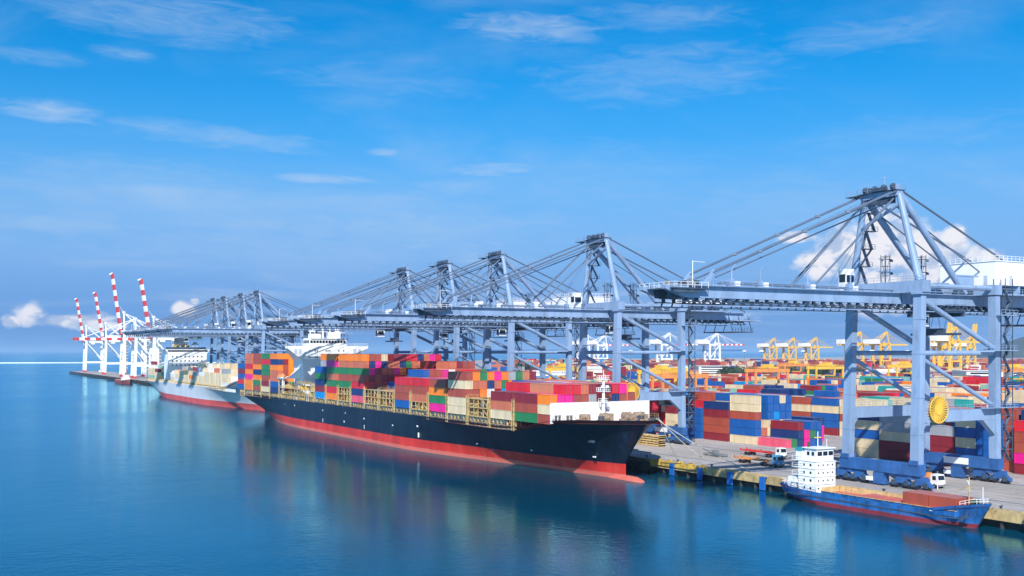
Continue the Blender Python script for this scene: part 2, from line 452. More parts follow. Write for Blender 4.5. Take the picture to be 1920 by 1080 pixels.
# ---------------------------------------------------------------- black container ship
BU = 218.6; BC = 161.8
ship = empty('container_ship', (0, 0, 0))
tag(ship, 'huge black-hulled container ship with red waterline band, loaded with bright containers, moored at the quay', 'ship')
def bdeck(s): return lerp_tab([(0, 15.9), (14, 15.7), (20, 15.2), (34, 12.6), (46, 12.1), (300, 12.0), (330, 11.4)], s)
trow = hull('hull', ship, BC, BU, 330, bdeck,
     [(0, .3), (.006, 3.6), (.015, 6.8), (.03, 11.3), (.047, 15.0), (.06, 16.1), (.1, 16.2), (.9, 16.2), (.97, 15.8), (1, 15.2)],
     [(0, .3), (.03, 1.6), (.1, 4.6), (.16, 7.6), (.22, 10.6), (.28, 13.6), (.34, 15.9), (.4, 16.2), (.72, 16.2), (.8, 14.6), (.87, 11.5), (.94, 7.0), (1, 1.6)],
     lambda z: 10.0 if z <= 4 else 10.0*(1-min(1, (z-4)/11.7))**.9, lambda z: 330 if z > 6.5 else 330-(6.5-z)*1.7, -1.5, 'hull_black', 'boot_red', 4.0, flare=1.35, deck_in=.9)
# bulb
bb = MB(); vs = []; nb = 14; prof = [(0, .25), (.6, 1.0), (1.8, 1.7), (4, 2.1), (8, 2.15), (13, 2.0), (18, 1.6)]
for s, r in prof:
    for i in range(nb):
        t = 2*math.pi*i/nb; vs.append((BC+r*.85*math.cos(t), BU+.9+s, -1.35+r*1.25*math.sin(t)*.95))
fs = [(k*nb+i, k*nb+(i+1) % nb, (k+1)*nb+(i+1) % nb, (k+1)*nb+i) for k in range(len(prof)-1) for i in range(nb)]+[tuple(range(nb))[::-1]]
bb.add(vs, fs, 'boot_red'); bb.build('bulbous_bow', ship, smooth=True)
# deck edge: white hatch coamings and lashing posts
e = MB()
for side in (-1, 1):
    x = BC+side*15.55
    e.box((x-.1, 262, 11.1), (x+.1, 548, 12.5), 'machinery_tan')
    y = 259
    while y < 549:
        z0 = bdeck(y-BU)-.9
        e.box((x-side*.1-.2, y, z0), (x-side*.1+.2, y+.28, 14.05), 'lashing')
        y += 2.4 if rnd.random() < .6 else 3.6
    x = BC+side*13.6
    e.box((x-.15, 268, 11.2), (x+.15, 548, 13.6), 'white_paint')
e.build('hatch_coaming', ship)
rr = MB()
pts = [(BC-hw+.25, BU+s, z-.1) for s, hw, z in trow if s > 44]
rr.rail(pts[::2], 1.05, 'lashing', 2.6, .04)
rr.build('deck_railing', ship)
mk2 = MB()   # draught marks and small white signs on the hull side
for u_, z_, w_, h_ in [(262, 5.1, .8, .5), (236, 5.2, 1.2, .35), (290, 5.0, .7, 1.5), (291, 7.6, .9, .35), (325, 4.7, .4, 1.6), (325, 8.2, .8, .5), (345, 7.3, .8, .5), (372, 4.6, .45, 1.5), (372, 8.1, .8, .6),
                       (393, 5.7, .9, .7), (418, 4.4, .45, 1.5), (418, 9.0, .7, .5), (392, 9.2, .5, .5), (455, 9.3, .6, .6), (470, 9.4, .5, .5), (498, 9.2, .8, .7), (280, 9.5, .9, .3)]:
    tau = (u_-BU)/330; f = z_/bdeck(u_-BU)
    a = lerp_tab([(0, .3), (.03, 1.6), (.1, 4.6), (.16, 7.6), (.22, 10.6), (.28, 13.6), (.34, 15.9), (.4, 16.2), (.72, 16.2), (.8, 14.6), (.87, 11.5), (.94, 7.0), (1, 1.6)], (u_-BU-8)/320 if tau < .3 else tau)
    b2 = lerp_tab([(0, .3), (.015, 6.8), (.03, 10.3), (.05, 13.4), (.075, 15.6), (.1, 16.2), (.9, 16.2), (1, 15.2)], tau)
    hw = a+(b2-a)*f**1.35
    mk2.box((BC-hw-.04, u_, z_), (BC-hw+.3, u_+w_, z_+h_), 'white_paint')
mk2.build('draught_mark', ship)
# breakwater on the foredeck, mast, windlasses
k = MB()
k.box((BC-16.0, 239.5, 14.35), (BC+16.0, 239.8, 19.8), 'white_paint')
for i in range(9): k.box((BC-14.8+i*3.7, 239.8, 14.4), (BC-14.6+i*3.7, 240.1, 18.6), 'white_paint')
k.build('wave_breaker', ship)
k = MB()
k.tube((BC-.6, 237.6, 14.6), (BC-.6, 237.6, 26.2), .55, 'white_paint', 10, .32)
k.tube((BC-.6, 237.6, 26.2), (BC-.6, 237.6, 28.4), .1, 'white_paint', 6)
for z, w in ((19.6, 1.2), (22.6, 1.9), (25.8, 1.7)):
    k.box((BC-.6-w, 237.0, z), (BC-.6+w, 238.2, z+.15), 'white_paint')
    k.rail([(BC-.6-w, 237.0, z+.1), (BC-.6+w, 237.0, z+.1), (BC-.6+w, 238.2, z+.1), (BC-.6-w, 238.2, z+.1)], 1.0, 'white_paint', .6, .06)
for dx in (-1.1, .4): k.box((BC-.6+dx, 236.7, 23.6), (BC-.6+dx+.7, 237.2, 24.3), 'white_paint')
k.build('foremast', ship)
for (dx, u_, r, w) in [(-4.5, 231.5, .95, 2.2), (3.0, 232, 1.0, 2.2), (-8.5, 235.5, .65, 1.6), (8.5, 235, .75, 1.8), (0, 227, .6, 1.5), (11, 238.2, .6, 1.6), (-1, 235.5, .6, 1.3), (6.0, 229.5, .5, 1.2)]:
    k = MB()
    k.tube((BC+dx-w/2, u_, 16.1), (BC+dx+w/2, u_, 16.1), r, 'machinery_tan', 12)
    for q_ in (-1, 0, 1): k.tube((BC+dx+q_*w*.42-.1, u_, 16.1), (BC+dx+q_*w*.42+.1, u_, 16.1), r*1.28, 'machinery_tan', 12)
    k.box((BC+dx-w/2-.5, u_-1, 14.6), (BC+dx+w/2+.9, u_+1.3, 15.5), 'machinery_tan')
    k.box((BC+dx+w/2+.2, u_-.7, 15.5), (BC+dx+w/2+1.1, u_+.8, 16.8), 'machinery_tan')
    k.build('mooring_winch', ship)
for i, (dx, u_) in enumerate([(-12.6, 240), (-11.4, 237.6), (-13.9, 239.5), (12.6, 240), (-6.2, 230.5), (5.4, 229)]):
    k = MB()
    for d in (-.55, .55):
        k.tube((BC+dx+d, u_, 14.5), (BC+dx+d, u_, 16.3), .32, 'crane_dark', 8); k.tube((BC+dx+d, u_, 16.3), (BC+dx+d, u_, 16.5), .42, 'crane_dark', 8)
    k.build('bollard', ship)
k = MB()
pts = []
for s, hw, z in trow:
    if s < 26: pts.append((s, hw, z))
for side in (-1, 1):
    k.rail([(BC+side*(hw-.2), BU+s, z-.1) for s, hw, z in pts if s > 11][::2], 1.1, 'lashing', 1.6, .05)
k.build('bow_railing', ship)
# anchor
k = MB(); k.box((BC-7.2, 233.4, 9.8), (BC-6.7, 234.0, 12.0), 'crane_dark'); k.box((BC-7.6, 232.6, 9.5), (BC-6.7, 234.8, 10.1), 'crane_dark'); k.build('anchor', ship)
# lashing bridges between the bays
def bayu(kk): return 240.2 if kk == 0 else 246.6+14.15*(kk-1)
AFT = [480.5, 495.0, 509.5, 524.0, 538.6]
def lash(u_, ztop, name='lashing_bridge', full=True):
    k = MB()
    y0, y1 = u_, u_+1.3
    for i in range(14):
        x = BC-15.9+i*31.8/13
        k.bar((x, (y0+y1)/2, 11.1), (x, (y0+y1)/2, ztop), .16, .2, 'lashing')
    z = 14.2
    while z <= ztop+.1:
        k.box((BC-16.1, y0, z-.12), (BC+16.1, y1, z), 'lashing')
        k.rail([(BC-16.1, y0, z), (BC+16.1, y0, z)], 1.0, 'lashing', 3, .05)
        z += TH
    k.box((BC-16.12, y0-.05, 11.2), (BC-15.95, y0+.12, ztop+.6), 'lashing'); k.box((BC-16.12, y1-.12, 11.2), (BC-15.95, y1+.05, ztop+.6), 'lashing')
    k.build(name, ship)
for kk in range(2, 14): lash(bayu(kk)-1.65, 19.4 if kk < 9 or kk > 10 else 19.4)
lash(429.3, 19.4)
for a in AFT[:4]: lash(a+12.7, 19.4)
lash(478.4, 19.4)
# empty side cells: open racks of posts
def rack(u0_, u1_, tiers, rows=1):
    k = MB()
    for t in range(tiers+1):
        z = 14.1+t*TH
        k.box((BC-16.1, u0_, z-.2), (BC-13.4, u1_, z), 'lashing')
        if t < tiers:
            n = 4
            for i in range(n+1):
                y = u0_+.2+(u1_-u0_-.4)*i/n
                k.bar((BC-15.9, y+rnd.uniform(-.5, .5), z), (BC-15.9, y, z+TH), .2, .2, 'lashing')
                k.bar((BC-13.6, y, z), (BC-13.6, y, z+TH), .3, .3, 'lashing')
            k.bar((BC-15.9, u0_+.3, z+.2), (BC-15.9, u0_+(u1_-u0_)/4, z+TH-.3), .14, .14, 'lashing')
            k.bar((BC-15.9, u0_+(u1_-u0_)*.5, z+TH-.3), (BC-15.9, u0_+(u1_-u0_)*.75, z+.2), .14, .14, 'lashing')
            k.bar((BC-15.9, u0_, z+1.15), (BC-15.9, u1_, z+1.15), .09, .09, 'lashing')
            for i in range(3):
                y = u0_+1+i*3.6; k.box((BC-15.2, y, z+.05), (BC-14.2, y+1.4, z+.9+rnd.random()*.8), rnd.choice(['machinery_tan', 'lashing', 'steel_grey', 'deck_red']))
    k.build('side_rack', ship)
rack(bayu(3), bayu(3)+12.2, 2); rack(bayu(6), bayu(6)+12.2, 1); rack(bayu(8), bayu(8)+12.2, 2); rack(bayu(9), bayu(9)+12.2, 2); rack(bayu(11), bayu(11)+12.2, 2)
# open deck machinery abreast of the house
k = MB()
for i in range(17):
    y = 432+i*2.7+rnd.uniform(-.8, .8); h = 14.5+rnd.random()*6; mm = rnd.choice(['lashing', 'lashing', 'white_paint', 'hold_cream'])
    k.bar((BC-15.8, y, 11.1), (BC-15.8, y, h), .18, .18, mm); k.bar((BC-13.2, y+rnd.uniform(-1, 1), 11.1), (BC-13.2, y, h+1), .18, .18, mm)
    if i % 2: k.bar((BC-15.8, y, h-1), (BC-13, y+2, h-2.5), .2, .2, 'lashing')
for z in (14.2, 16.8, 19.4):
    k.box((BC-16.1, 432, z-.12), (BC-12.8, 452 if z > 19 else 476, z), 'lashing'); k.rail([(BC-16.1, 432, z), (BC-16.1, 452 if z > 19 else 476, z)], 1.1, 'lashing', 1.3, .06)
for i in range(14):
    y = 433+i*3.1; z = rnd.choice([11.2, 14.2, 16.8]); k.box((BC-15.4, y, z), (BC-13.6, y+1.6, z+1.2+rnd.random()), rnd.choice(['machinery_tan', 'white_paint', 'lashing', 'yellow_paint']))
k.build('side_gallery', ship)
k = MB(); k.tube((BC-14.9, 476, 11.1), (BC-14.9, 476, 21), .9, 'white_paint', 10, .6); k.bar((BC-14.9, 476, 20.6), (BC-14.6, 470, 22.0), .4, .5, 'white_paint', .25, .3)
k.build('provision_crane', ship)
k = MB(); vs = []; nb = 10
for s, r in ((0, .3), (.9, 1.1), (2.2, 1.4), (6, 1.4), (7.6, 1.1), (8.6, .3)):
    for i in range(nb):
        t = 2*math.pi*i/nb; vs.append((BC-15.2+r*math.cos(t), 482-s, 21.6+r*.9*math.sin(t)))
fs = [(q_*nb+i, q_*nb+(i+1) % nb, (q_+1)*nb+(i+1) % nb, (q_+1)*nb+i) for q_ in range(5) for i in range(nb)]
k.add(vs, [f for j, f in enumerate(fs) if j % nb < nb//2], 'orange_paint'); k.add(vs, [f for j, f in enumerate(fs) if j % nb >= nb//2], 'white_paint')
k.build('lifeboat', ship)
k = MB()
for y in (475, 481): k.bar((BC-15.6, y, 17), (BC-15.3, y, 23.2), .2, .3, 'white_paint')
k.build('boat_davit', ship)
# deckhouse
h = empty('deckhouse', (0, 5, 0)); h.parent = ship
k = MB()
k.box((BC-11.8, 452, 11.1), (BC+11.8, 465, 29.2), 'white_paint')
k.build('lower_house', h)
k = MB()
vs = [(BC-11.9, 451.9, 29.2), (BC+11.9, 451.9, 29.2), (BC+18.8, 451.9, 34.6), (BC-18.8, 451.9, 34.6), (BC-18.8, 451.9, 35.7), (BC+18.8, 451.9, 35.7)]
f2 = [(x, 456 if abs(x-BC) > 15 else 466.1, z) for x, y, z in vs]
k.add(vs+f2, [(0, 1, 2, 3), (3, 2, 5, 4), (9, 8, 7, 6), (10, 11, 8, 9), (0, 3, 9, 6), (3, 4, 10, 9), (1, 7, 8, 2), (2, 8, 11, 5), (4, 5, 11, 10), (0, 6, 7, 1)], 'white_paint')
for dx in (-15.2, -13.2, 12.4, 14.6): k.box((BC+dx-.7, 451.84, 32.4), (BC+dx+.7, 451.89, 34.3), 'grey_house')
for z in (30.4, 33.2):
    for dx in (-9, -6.5, -5.6, -1.5, -.6, .3, 4.5, 6.8): k.box((BC+dx, 451.84, z), (BC+dx+.5, 451.89, z+.7), 'glass_dark')
k.rail([(BC-18.7, 452, 35.7), (BC-9, 452, 35.7)], 1.1, 'white_paint', 1.5, .07); k.rail([(BC+9, 452, 35.7), (BC+18.7, 452, 35.7)], 1.1, 'white_paint', 1.5, .07)
k.rail([(BC-18.7, 456, 35.7), (BC-18.7, 452, 35.7)], 1.1, 'white_paint', 1.5, .07)
k.build('bridge_wing', h)
k = MB()
k.box((BC-8.6, 452.6, 35.7), (BC+8.6, 462, 39.0), 'white_paint'); k.box((BC-8.2, 452.1, 39.0), (BC+8.2, 462.5, 39.2), 'white_paint')
wb = k.build('wheelhouse', h)
k = MB()
for i in range(12): k = MB(); k.box((BC-8.3+i*1.4, 452.54, 37.0), (BC-7.2+i*1.4, 452.59, 38.2), 'glass_dark'); k.build('window', wb)
for i in range(4): k = MB(); k.box((BC-8.66, 453.6+i*2, 37.0), (BC-8.61, 455.1+i*2, 38.2), 'glass_dark'); k.build('window', wb)
k = MB()
k.tube((BC-1, 457, 39.2), (BC-1, 457, 48.5), .5, 'white_paint', 8, .25)
for z, w in ((42, 2.4), (44.2, 1.7), (46.4, 1.3)): k.box((BC-1-w, 456.4, z), (BC-1+w, 457.6, z+.25), 'white_paint')
for dx, hh in ((-6.5, 3.6), (-4.4, 5.2), (2.8, 6.6), (5.4, 6.4), (7.4, 3.0)):
    k.tube((BC+dx, 458, 39.2), (BC+dx, 458, 39.2+hh), .28, 'white_paint', 6); k.box((BC+dx-.7, 457.6, 39.2+hh-.6), (BC+dx+.7, 458.4, 39.2+hh), 'white_paint')
k.box((BC-7.5, 454, 39.2), (BC-3, 458, 41.2), 'white_paint'); k.box((BC+1.5, 456, 39.2), (BC+7, 460, 42.0), 'white_paint')
for dx in (-5.2, 6.2): k.tube((BC+dx, 457, 42), (BC+dx, 457, 43.6), .9, 'white_paint', 10, .6)
k.build('radar_mast', h)
k = MB(); k.box((BC-5, 465.2, 11.1), (BC+6, 472.6, 33), 'white_paint'); k.box((BC-3, 466.5, 33), (BC+4, 472, 38), 'hull_black')
for dx in (-1.6, .4, 2.4): k.tube((BC+dx, 469, 38), (BC+dx, 470, 40), .45, 'crane_dark', 8)
k.build('funnel', h)
k = MB()  # white brackets at the foot of the house
vs = [(BC-16, 456, 21.2), (BC-11.9, 456, 21.2), (BC-11.9, 456, 25.6)]
k.add(vs+[(x, 461, z) for x, y, z in vs], [(0, 1, 2), (5, 4, 3), (0, 2, 5, 3), (0, 3, 4, 1)], 'white_paint')
k.build('house_buttress', h)

# containers on the black ship --------------------------------------------------------------
r_, t_ = 'rust red', 'terracotta'
RNDC = ['rust red']*5+['terracotta']*4+['maroon']*2+['orange']*6+['red']*2+['blue']*2+['navy']*2+['red']*2+['magenta']*2+['green']*2+['cream']*2+['white', 'grey', 'teal', 'tan', 'sky blue']
SIDE = {0: [r_, 'cream', 'orange'], 1: ['green', r_, 'maroon'], 2: ['cream', t_, 'maroon'], 3: [], 4: ['cream', 'cream', r_, 'cream', r_],
        5: ['magenta', 'green', 'orange', r_], 6: [None, t_, r_, 'red'], 7: ['blue', r_, r_, 'red'], 8: [], 9: [],
        10: ['pink', 'navy', 'red', r_, 'green', t_, 'orange'], 11: [None, None, 'green', r_, 'green', t_, 'orange'],
        12: ['orange', 'red', 'green', t_, 'green', 'magenta', 'orange'], 13: ['sky blue', 'maroon', 'navy', 'green', 'blue']}
ENDS = {10: {6: ['orange', r_, r_, 'cream', None, 'maroon', 'maroon', 'red', 'red', 'navy', t_, 'magenta', 'red'],
             5: [t_, 'navy', 'magenta', 'navy', t_, t_, 'navy', 'green', t_, t_, 'green', 'pale green', t_],
             4: ['green', 'magenta', 'maroon', r_, r_, 'magenta', 'orange', 'maroon', 'orange', r_, r_, 'maroon', r_],
             3: [r_, 'maroon', r_, 'maroon', 'maroon', 'red', 'red'], 2: ['red', 'red', r_, 'red', 'blue', 'maroon', 'navy', r_]},
        4: {4: [r_, 'orange', 'green', 'orange', 'magenta', 'orange', 'grey', 'green', 'tan', 'maroon'], 3: ['cream', t_, t_, 'navy', t_, 'green', 'orange'],
            2: [r_, 'rust red', 'orange', 'white', 'maroon', 'sky blue', t_], 1: ['cream', 'red', 'navy', 'red', 'navy', r_], 0: ['cream', t_, 'maroon']},
        0: {3: [None, None, 'red', 'red', t_, 'maroon', 'maroon', 'maroon', 'red', 'magenta'], 2: ['orange', 'magenta', 'magenta', r_, r_, 'grey', 'maroon', r_, 'navy', r_]},
        1: {3: [None, None, 'tan', 'tan', 'magenta', 'red'], 2: ['maroon', 'magenta', 'magenta']}, 2: {3: [None, None, 'red', 'blue', r_, 'red'], 2: ['maroon', 'navy', 'magenta']},
        3: {3: [None]*6+['blue', 'blue', 'orange', r_]}, 7: {4: [None, None, 'blue', r_, r_, 'magenta', 'white', r_]},
        8: {5: [None]*9+[t_, 'maroon', r_, r_]}, 9: {5: [None]*9+['maroon', t_, r_, r_]}}
def height(b_, r):
    if b_ == 0: return 3 if r < 2 else (4 if r < 10 else 2)
    if b_ in (1, 2): return 3 if r < 2 else (4 if r < 12 else 3)
    if b_ == 3: return 0 if r < 6 else 4
    if b_ == 4: return 5 if r < 10 else 4
    if b_ in (5, 6): return 4
    if b_ == 7: return 4 if r < 2 else 5
    if b_ in (8, 9): return 0 if r == 0 else (2 if r < 4 else (3 if r < 9 else 6))
    if b_ == 13 and r == 0: return 5
    return 7
for b_ in range(14):
    for r in range(13):
        hh = height(b_, r)
        for tz in range(hh):
            c = None; given = False
            if r == 0 and tz < len(SIDE.get(b_, [])): c = SIDE[b_][tz]; given = True
            elif b_ in ENDS and tz in ENDS[b_] and r < len(ENDS[b_][tz]): c = ENDS[b_][tz][r]; given = True
            else: c = rnd.choice(RNDC)
            if c is None: continue
            if b_ == 6 and r == 0 and tz == 0: continue
            y = bayu(b_)+rnd.uniform(-.06, .06); x = 145.75+r*2.49; z = 14.1+tz*TH
            if b_ == 0: ln = 6.06
            else: ln = 12.19
            place = 'ship'
            rowt = 'waterside row' if r == 0 else ('quayside row' if r == 12 else NUM[r]+' row in')
            put_box(x, y, z, ln, c, '%s container on the black ship, %s bay from bow, %s tier, %s' % (c, NUM[b_], ['lowest', 'second', 'third', 'fourth', 'fifth', 'sixth', 'seventh'][tz], rowt), place)
AS = [['orange', 'orange', 'magenta', 'orange', 'red', t_, t_], [r_, 'green', 'orange', 'navy', 'orange', r_, r_], ['cream', 'maroon', r_, 'green', 'green', 'red', 'green'], ['navy', 'blue', t_, t_, 'orange', 'navy', 'orange']]
AS = AS[::-1]
AE = {6: ['orange']*3+['tan', 'orange', 'orange', r_], 5: ['navy', 'maroon', 'orange', 'maroon', 'cream', r_], 4: ['orange', r_, 'orange', 'maroon', 'orange', 'red'], 3: [t_, r_, 'orange', 'navy', 'orange'], 2: [t_, t_, 'orange', 'yellow' if 0 else 'orange', r_]}
for bi, a0 in enumerate(AFT):
    for r in range(13):
        hh = 7 if bi < 4 else 5
        if bi == 4 and r in (0, 12): hh = 5
        for tz in range(hh):
            if r == 0 and bi < 4: c = AS[bi][tz]
            elif r == 0: c = ['blue', 'red', 'blue', 'maroon', 'blue'][tz]
            elif bi == 0 and tz in AE and r < len(AE[tz]): c = AE[tz][r]
            else: c = rnd.choice(RNDC)
            rowt = 'waterside row' if r == 0 else NUM[r]+' row in'
            if bi == 4 and r in (0, 12): x = 145.9+r*2.46
            else: x = 145.75+r*2.49
            put_box(x, a0, 14.1+tz*TH, 12.19, c, '%s container aft of the white deckhouse, %s bay, %s tier, %s' % (c, NUM[bi], ['lowest', 'second', 'third', 'fourth', 'fifth', 'sixth', 'seventh'][tz], rowt), 'ship')

# ---------------------------------------------------------------- grey container ship
GU, GC = 577.0, 170.0
sh2 = empty('container_ship'); tag(sh2, 'pale grey container ship with pale red waterline band, moored astern of the black ship', 'ship')
def gdeck(s): return lerp_tab([(0, 17.4), (20, 16.8), (34, 13.5), (45, 11.6), (260, 11.0), (288, 10.4)], s)
t2 = hull('hull', sh2, GC, GU, 288, gdeck,
     [(0, .3), (.008, 3.6), (.02, 6.8), (.05, 11.5), (.09, 13.8), (.13, 14.2), (.93, 14.2), (1, 13.0)],
     [(0, .3), (.1, 3.8), (.22, 9), (.32, 13), (.4, 14.2), (.72, 14.2), (.85, 11), (.95, 6.5), (1, 2)],
     lambda z: 9.0 if z <= 4 else 9*(1-min(1, (z-4)/13))**.9, lambda z: 288 if z > 5 else 288-(5-z)*2.6, -1.5, 'hull_grey', 'boot_pale', 3.4, flare=1.4, deck_in=.9, n=60)
k = MB(); k.box((GC-13.4, 777, 10.1), (GC+13.4, 792, 31.5), 'white_paint')
vs = [(GC-13.5, 776.9, 31.5), (GC+13.5, 776.9, 31.5), (GC+15.6, 776.9, 34.6), (GC-15.6, 776.9, 34.6)]
k.add(vs+[(x, 788, z) for x, y, z in vs], [(0, 1, 2, 3), (7, 6, 5, 4), (0, 3, 7, 4), (1, 5, 6, 2), (3, 2, 6, 7), (0, 4, 5, 1)], 'white_paint')
hh2 = k.build('deckhouse', sh2)
k = MB()
for z in (23, 26, 29):
    for i in range(8): k = MB(); k.box((GC-11+i*2.9, 776.82, z), (GC-10.1+i*2.9, 776.99, z+.9), 'glass_dark'); k.build('window', hh2)
k = MB(); k.box((GC-14, 776.7, 33.0), (GC+14, 776.88, 34.1), 'glass_dark'); k.build('window_band', hh2)
k = MB(); k.box((GC-13, 777.5, 34.6), (GC+13, 787, 36.2), 'crane_dark'); k.tube((GC, 783, 36), (GC, 783, 46), .7, 'white_paint', 8, .4)
for z in (39, 42): k.box((GC-3, 782.5, z), (GC+3, 783.5, z+.4), 'white_paint')
for dx in (-7, -4, 5, 8): k.tube((GC+dx, 783, 36), (GC+dx, 783, 39.5), .35, 'white_paint', 6)
k.build('radar_mast', hh2)
k = MB(); k.box((GC-5, 795, 10.1), (GC+5, 804, 38), 'yellow_paint'); k.box((GC-4, 796, 38), (GC+4, 803, 43), 'crane_dark'); k.build('funnel', sh2)
k = MB(); k.box((GC-13.7, 596, 10.2), (GC-13.4, 850, 11.9), 'white_paint')
for i in range(60): k.box((GC-14.1, 618+i*3.9, 10.2), (GC-13.7, 618.5+i*3.9, 13.2), 'lashing')
k.build('hatch_coaming', sh2)
for z_, u_ in ((0, 0), ):
    k = MB(); k.box((GC-12, 611, 13), (GC+12, 611.4, 18.8), 'white_paint'); k.build('wave_breaker', sh2)
GCOL = ['cream']*20+['white']*3+['maroon', 'rust red', 'orange', 'teal', 'pale green', 'terracotta', 'grey']
gb = 0
for u_ in [614+14.2*i for i in range(11)]+[812, 826, 840]:
    for r in range(11):
        hh = rnd.choice([4, 4, 5]) if u_ < 700 else rnd.choice([3, 3, 4])
        if u_ > 800: hh = rnd.choice([4, 4, 5])
        if r == 0: hh -= 1
        for tz in range(hh):
            c = rnd.choice(GCOL)
            pos = '%s bay from bow' % NUM[gb] if u_ < 800 else '%s bay abaft its house' % NUM[gb-11]
            put_box(GC-13.7+r*2.49, u_, 12.6+tz*TH, 12.19, c, '%s container on the grey ship, %s, %s tier, %s' % (c, pos, ['lowest', 'second', 'third', 'fourth', 'fifth'][tz], 'waterside row' if r == 0 else NUM[r]+' row in'), 'grey')
    gb += 1

# ---------------------------------------------------------------- blue coaster
KU, KC = 129.5, 174.7
cs = empty('coaster_ship'); tag(cs, 'small rusty blue coaster with white deckhouse aft and open hold, moored at the quay', 'ship')
def kdeck(s): return lerp_tab([(0, 5.1), (5, 4.3), (9, 3.4), (13, 2.8), (36, 2.6), (46, 3.0), (53, 3.5)], s)
t3 = hull('hull', cs, KC, KU, 53, kdeck,
     [(0, .25), (.03, 1.3), (.06, 2.2), (.1, 3.0), (.15, 3.5), (.9, 3.5), (1, 2.6)],
     [(0, .25), (.05, .9), (.12, 1.9), (.2, 3.0), (.28, 3.5), (.8, 3.5), (.92, 2.4), (1, .6)],
     lambda z: 3.2*(1-min(1, max(0, z)/5.1)), lambda z: 53 if z > 1.6 else 53-(1.6-z)*2.2, -1, 'hull_blue', 'boot_old', .9, flare=1.2, deck_in=.5, n=50, deck_mat='deck_red')
# the hold is open: coaming walls, the cargo floor, and a cut is not needed as the deck is sunk inside the bulwark
k = MB()
y0, y1 = 134.9, 169.5
k.box((KC-2.75, y0, 2.0), (KC-2.6, y1, 3.1), 'hull_blue'); k.box((KC+2.6, y0, 2.0), (KC+2.75, y1, 3.9), 'hull_blue')
k.box((KC-2.6, y0, 2.0), (KC+2.6, y0+.15, 3.7), 'hull_blue'); k.box((KC-2.6, y1-.15, 2.0), (KC+2.6, y1, 3.85), 'hold_cream')
k.box((KC+2.555, y0+.2, 2.1), (KC+2.598, y1-.2, 3.88), 'hold_cream')
for i in range(28): k.box((KC-2.95, y0+.3+i*1.2, 2.0), (KC-2.76, y0+.42+i*1.2, 2.95), 'hull_blue')
k.box((KC-2.9, y0, 3.1), (KC-2.55, y1, 3.18), 'lashing'); k.box((KC+2.55, y0, 3.9), (KC+2.9, y1, 4.0), 'lashing')
k.build('hold_coaming', cs)
k = MB(); k.box((KC-2.55, 135.1, 2.0), (KC+2.54, 169.3, 2.7), 'tank_top'); k.build('hold_floor', cs)
k = MB(); k.box((KC-2.5, 148.0, 2.72), (KC+2.5, 154.0, 3.2), 'tank_top'); k.build('raised_hold_floor', cs)  # slabs added to lift the red hold floor up into the light
k = MB(); k.box((KC-2.5, 154.1, 2.72), (KC+2.5, 160.1, 3.2), 'tank_top'); k.build('raised_hold_floor', cs)
k = MB()
strip = []
for s, hw, z in t3:
    if 3 < s < 50: strip.append((KC-hw-.02, KU+s, 1.75 if s > 12 else 1.75+(12-s)*.02))
for p, q_ in zip(strip, strip[1:]): k.bar(p, q_, .16, .22, 'crane_dark')
k.build('rubbing_strake', cs)
k = MB()
for xx in (KC-2.55, KC+.05):
    o = None
h3 = empty('deckhouse'); h3.parent = cs
k = MB(); k.box((KC-2.9, 171.0, 2.4), (KC+3.1, 176.2, 9.3), 'white_paint')
for i, z in enumerate((4.2, 5.9, 7.6, 9.2)):
    k.box((KC-3.05, 170.85, z), (KC+3.2, 178.2, z+.08), 'white_paint')
    k.rail([(KC-3.0, 178, z+.1), (KC-3.0, 174, z+.1)], .9, 'white_paint', 1.4, .04)
k.build('lower_house', h3)
k = MB()
for z in (3.1, 4.8, 6.5, 8.2):
    for i in range(4): k = MB(); k.box((KC-2.2+i*1.4, 170.95, z+.05), (KC-1.85+i*1.4, 170.99, z+.4), 'glass_dark'); k.build('porthole', h3)
    for i in range(2): k = MB(); k.box((KC-2.97, 172.2+i*1.9, z), (KC-2.91, 172.7+i*1.9, z+.5), 'glass_dark'); k.build('porthole', h3)
k = MB(); k.box((KC-2.4, 171.2, 9.3), (KC+2.7, 174.8, 12.0), 'white_paint'); k.box((KC-2.8, 170.8, 12.0), (KC+3.0, 175.2, 12.2), 'white_paint')
wh = k.build('wheelhouse', h3)
k = MB()
for i in range(3): k = MB(); k.box((KC-2.1+i*1.65, 171.12, 10.5), (KC-.8+i*1.65, 171.18, 11.4), 'glass_dark'); k.build('window', wh)
for y in (171.9, 173.3): k = MB(); k.box((KC-2.47, y, 10.5), (KC-2.41, y+.7, 11.3), 'glass_dark'); k.build('window', wh)
k = MB(); k.box((KC-2.9, 175.2, 11.3), (KC-.6, 177.2, 12.0), 'roof_teal'); k.box((KC-2.8, 175.2, 9.3), (KC-.6, 177.1, 11.3), 'white_paint'); k.build('funnel', h3)
k = MB(); k.tube((KC+.3, 173.5, 12.2), (KC+.3, 173.5, 15.6), .09, 'white_paint', 6); k.box((KC-.7, 173.4, 14.2), (KC+1.3, 173.6, 14.4), 'yellow_paint'); k.tube((KC-1.5, 174.5, 12.2), (KC-1.5, 174.5, 13.3), .3, 'leaf_green', 6); k.tube((KC+2, 172.5, 12.2), (KC+2, 172.5, 14), .06, 'white_paint', 6); k.build('signal_mast', h3)
k = MB(); k.rail([(KC-3.3, 170.5, 3.1), (KC-3.3, 178, 3.4), (KC-2.4, 182, 3.5), (KC+2.4, 182, 3.5)], 1, 'white_paint', 1.2, .05)
k.box((KC-2.8, 177.2, 3.0), (KC+2.8, 179.5, 5.4), 'white_paint'); k.box((KC-1.5, 180, 3.1), (KC+1, 181.2, 4.1), 'white_paint'); k.build('poop_railing', cs)
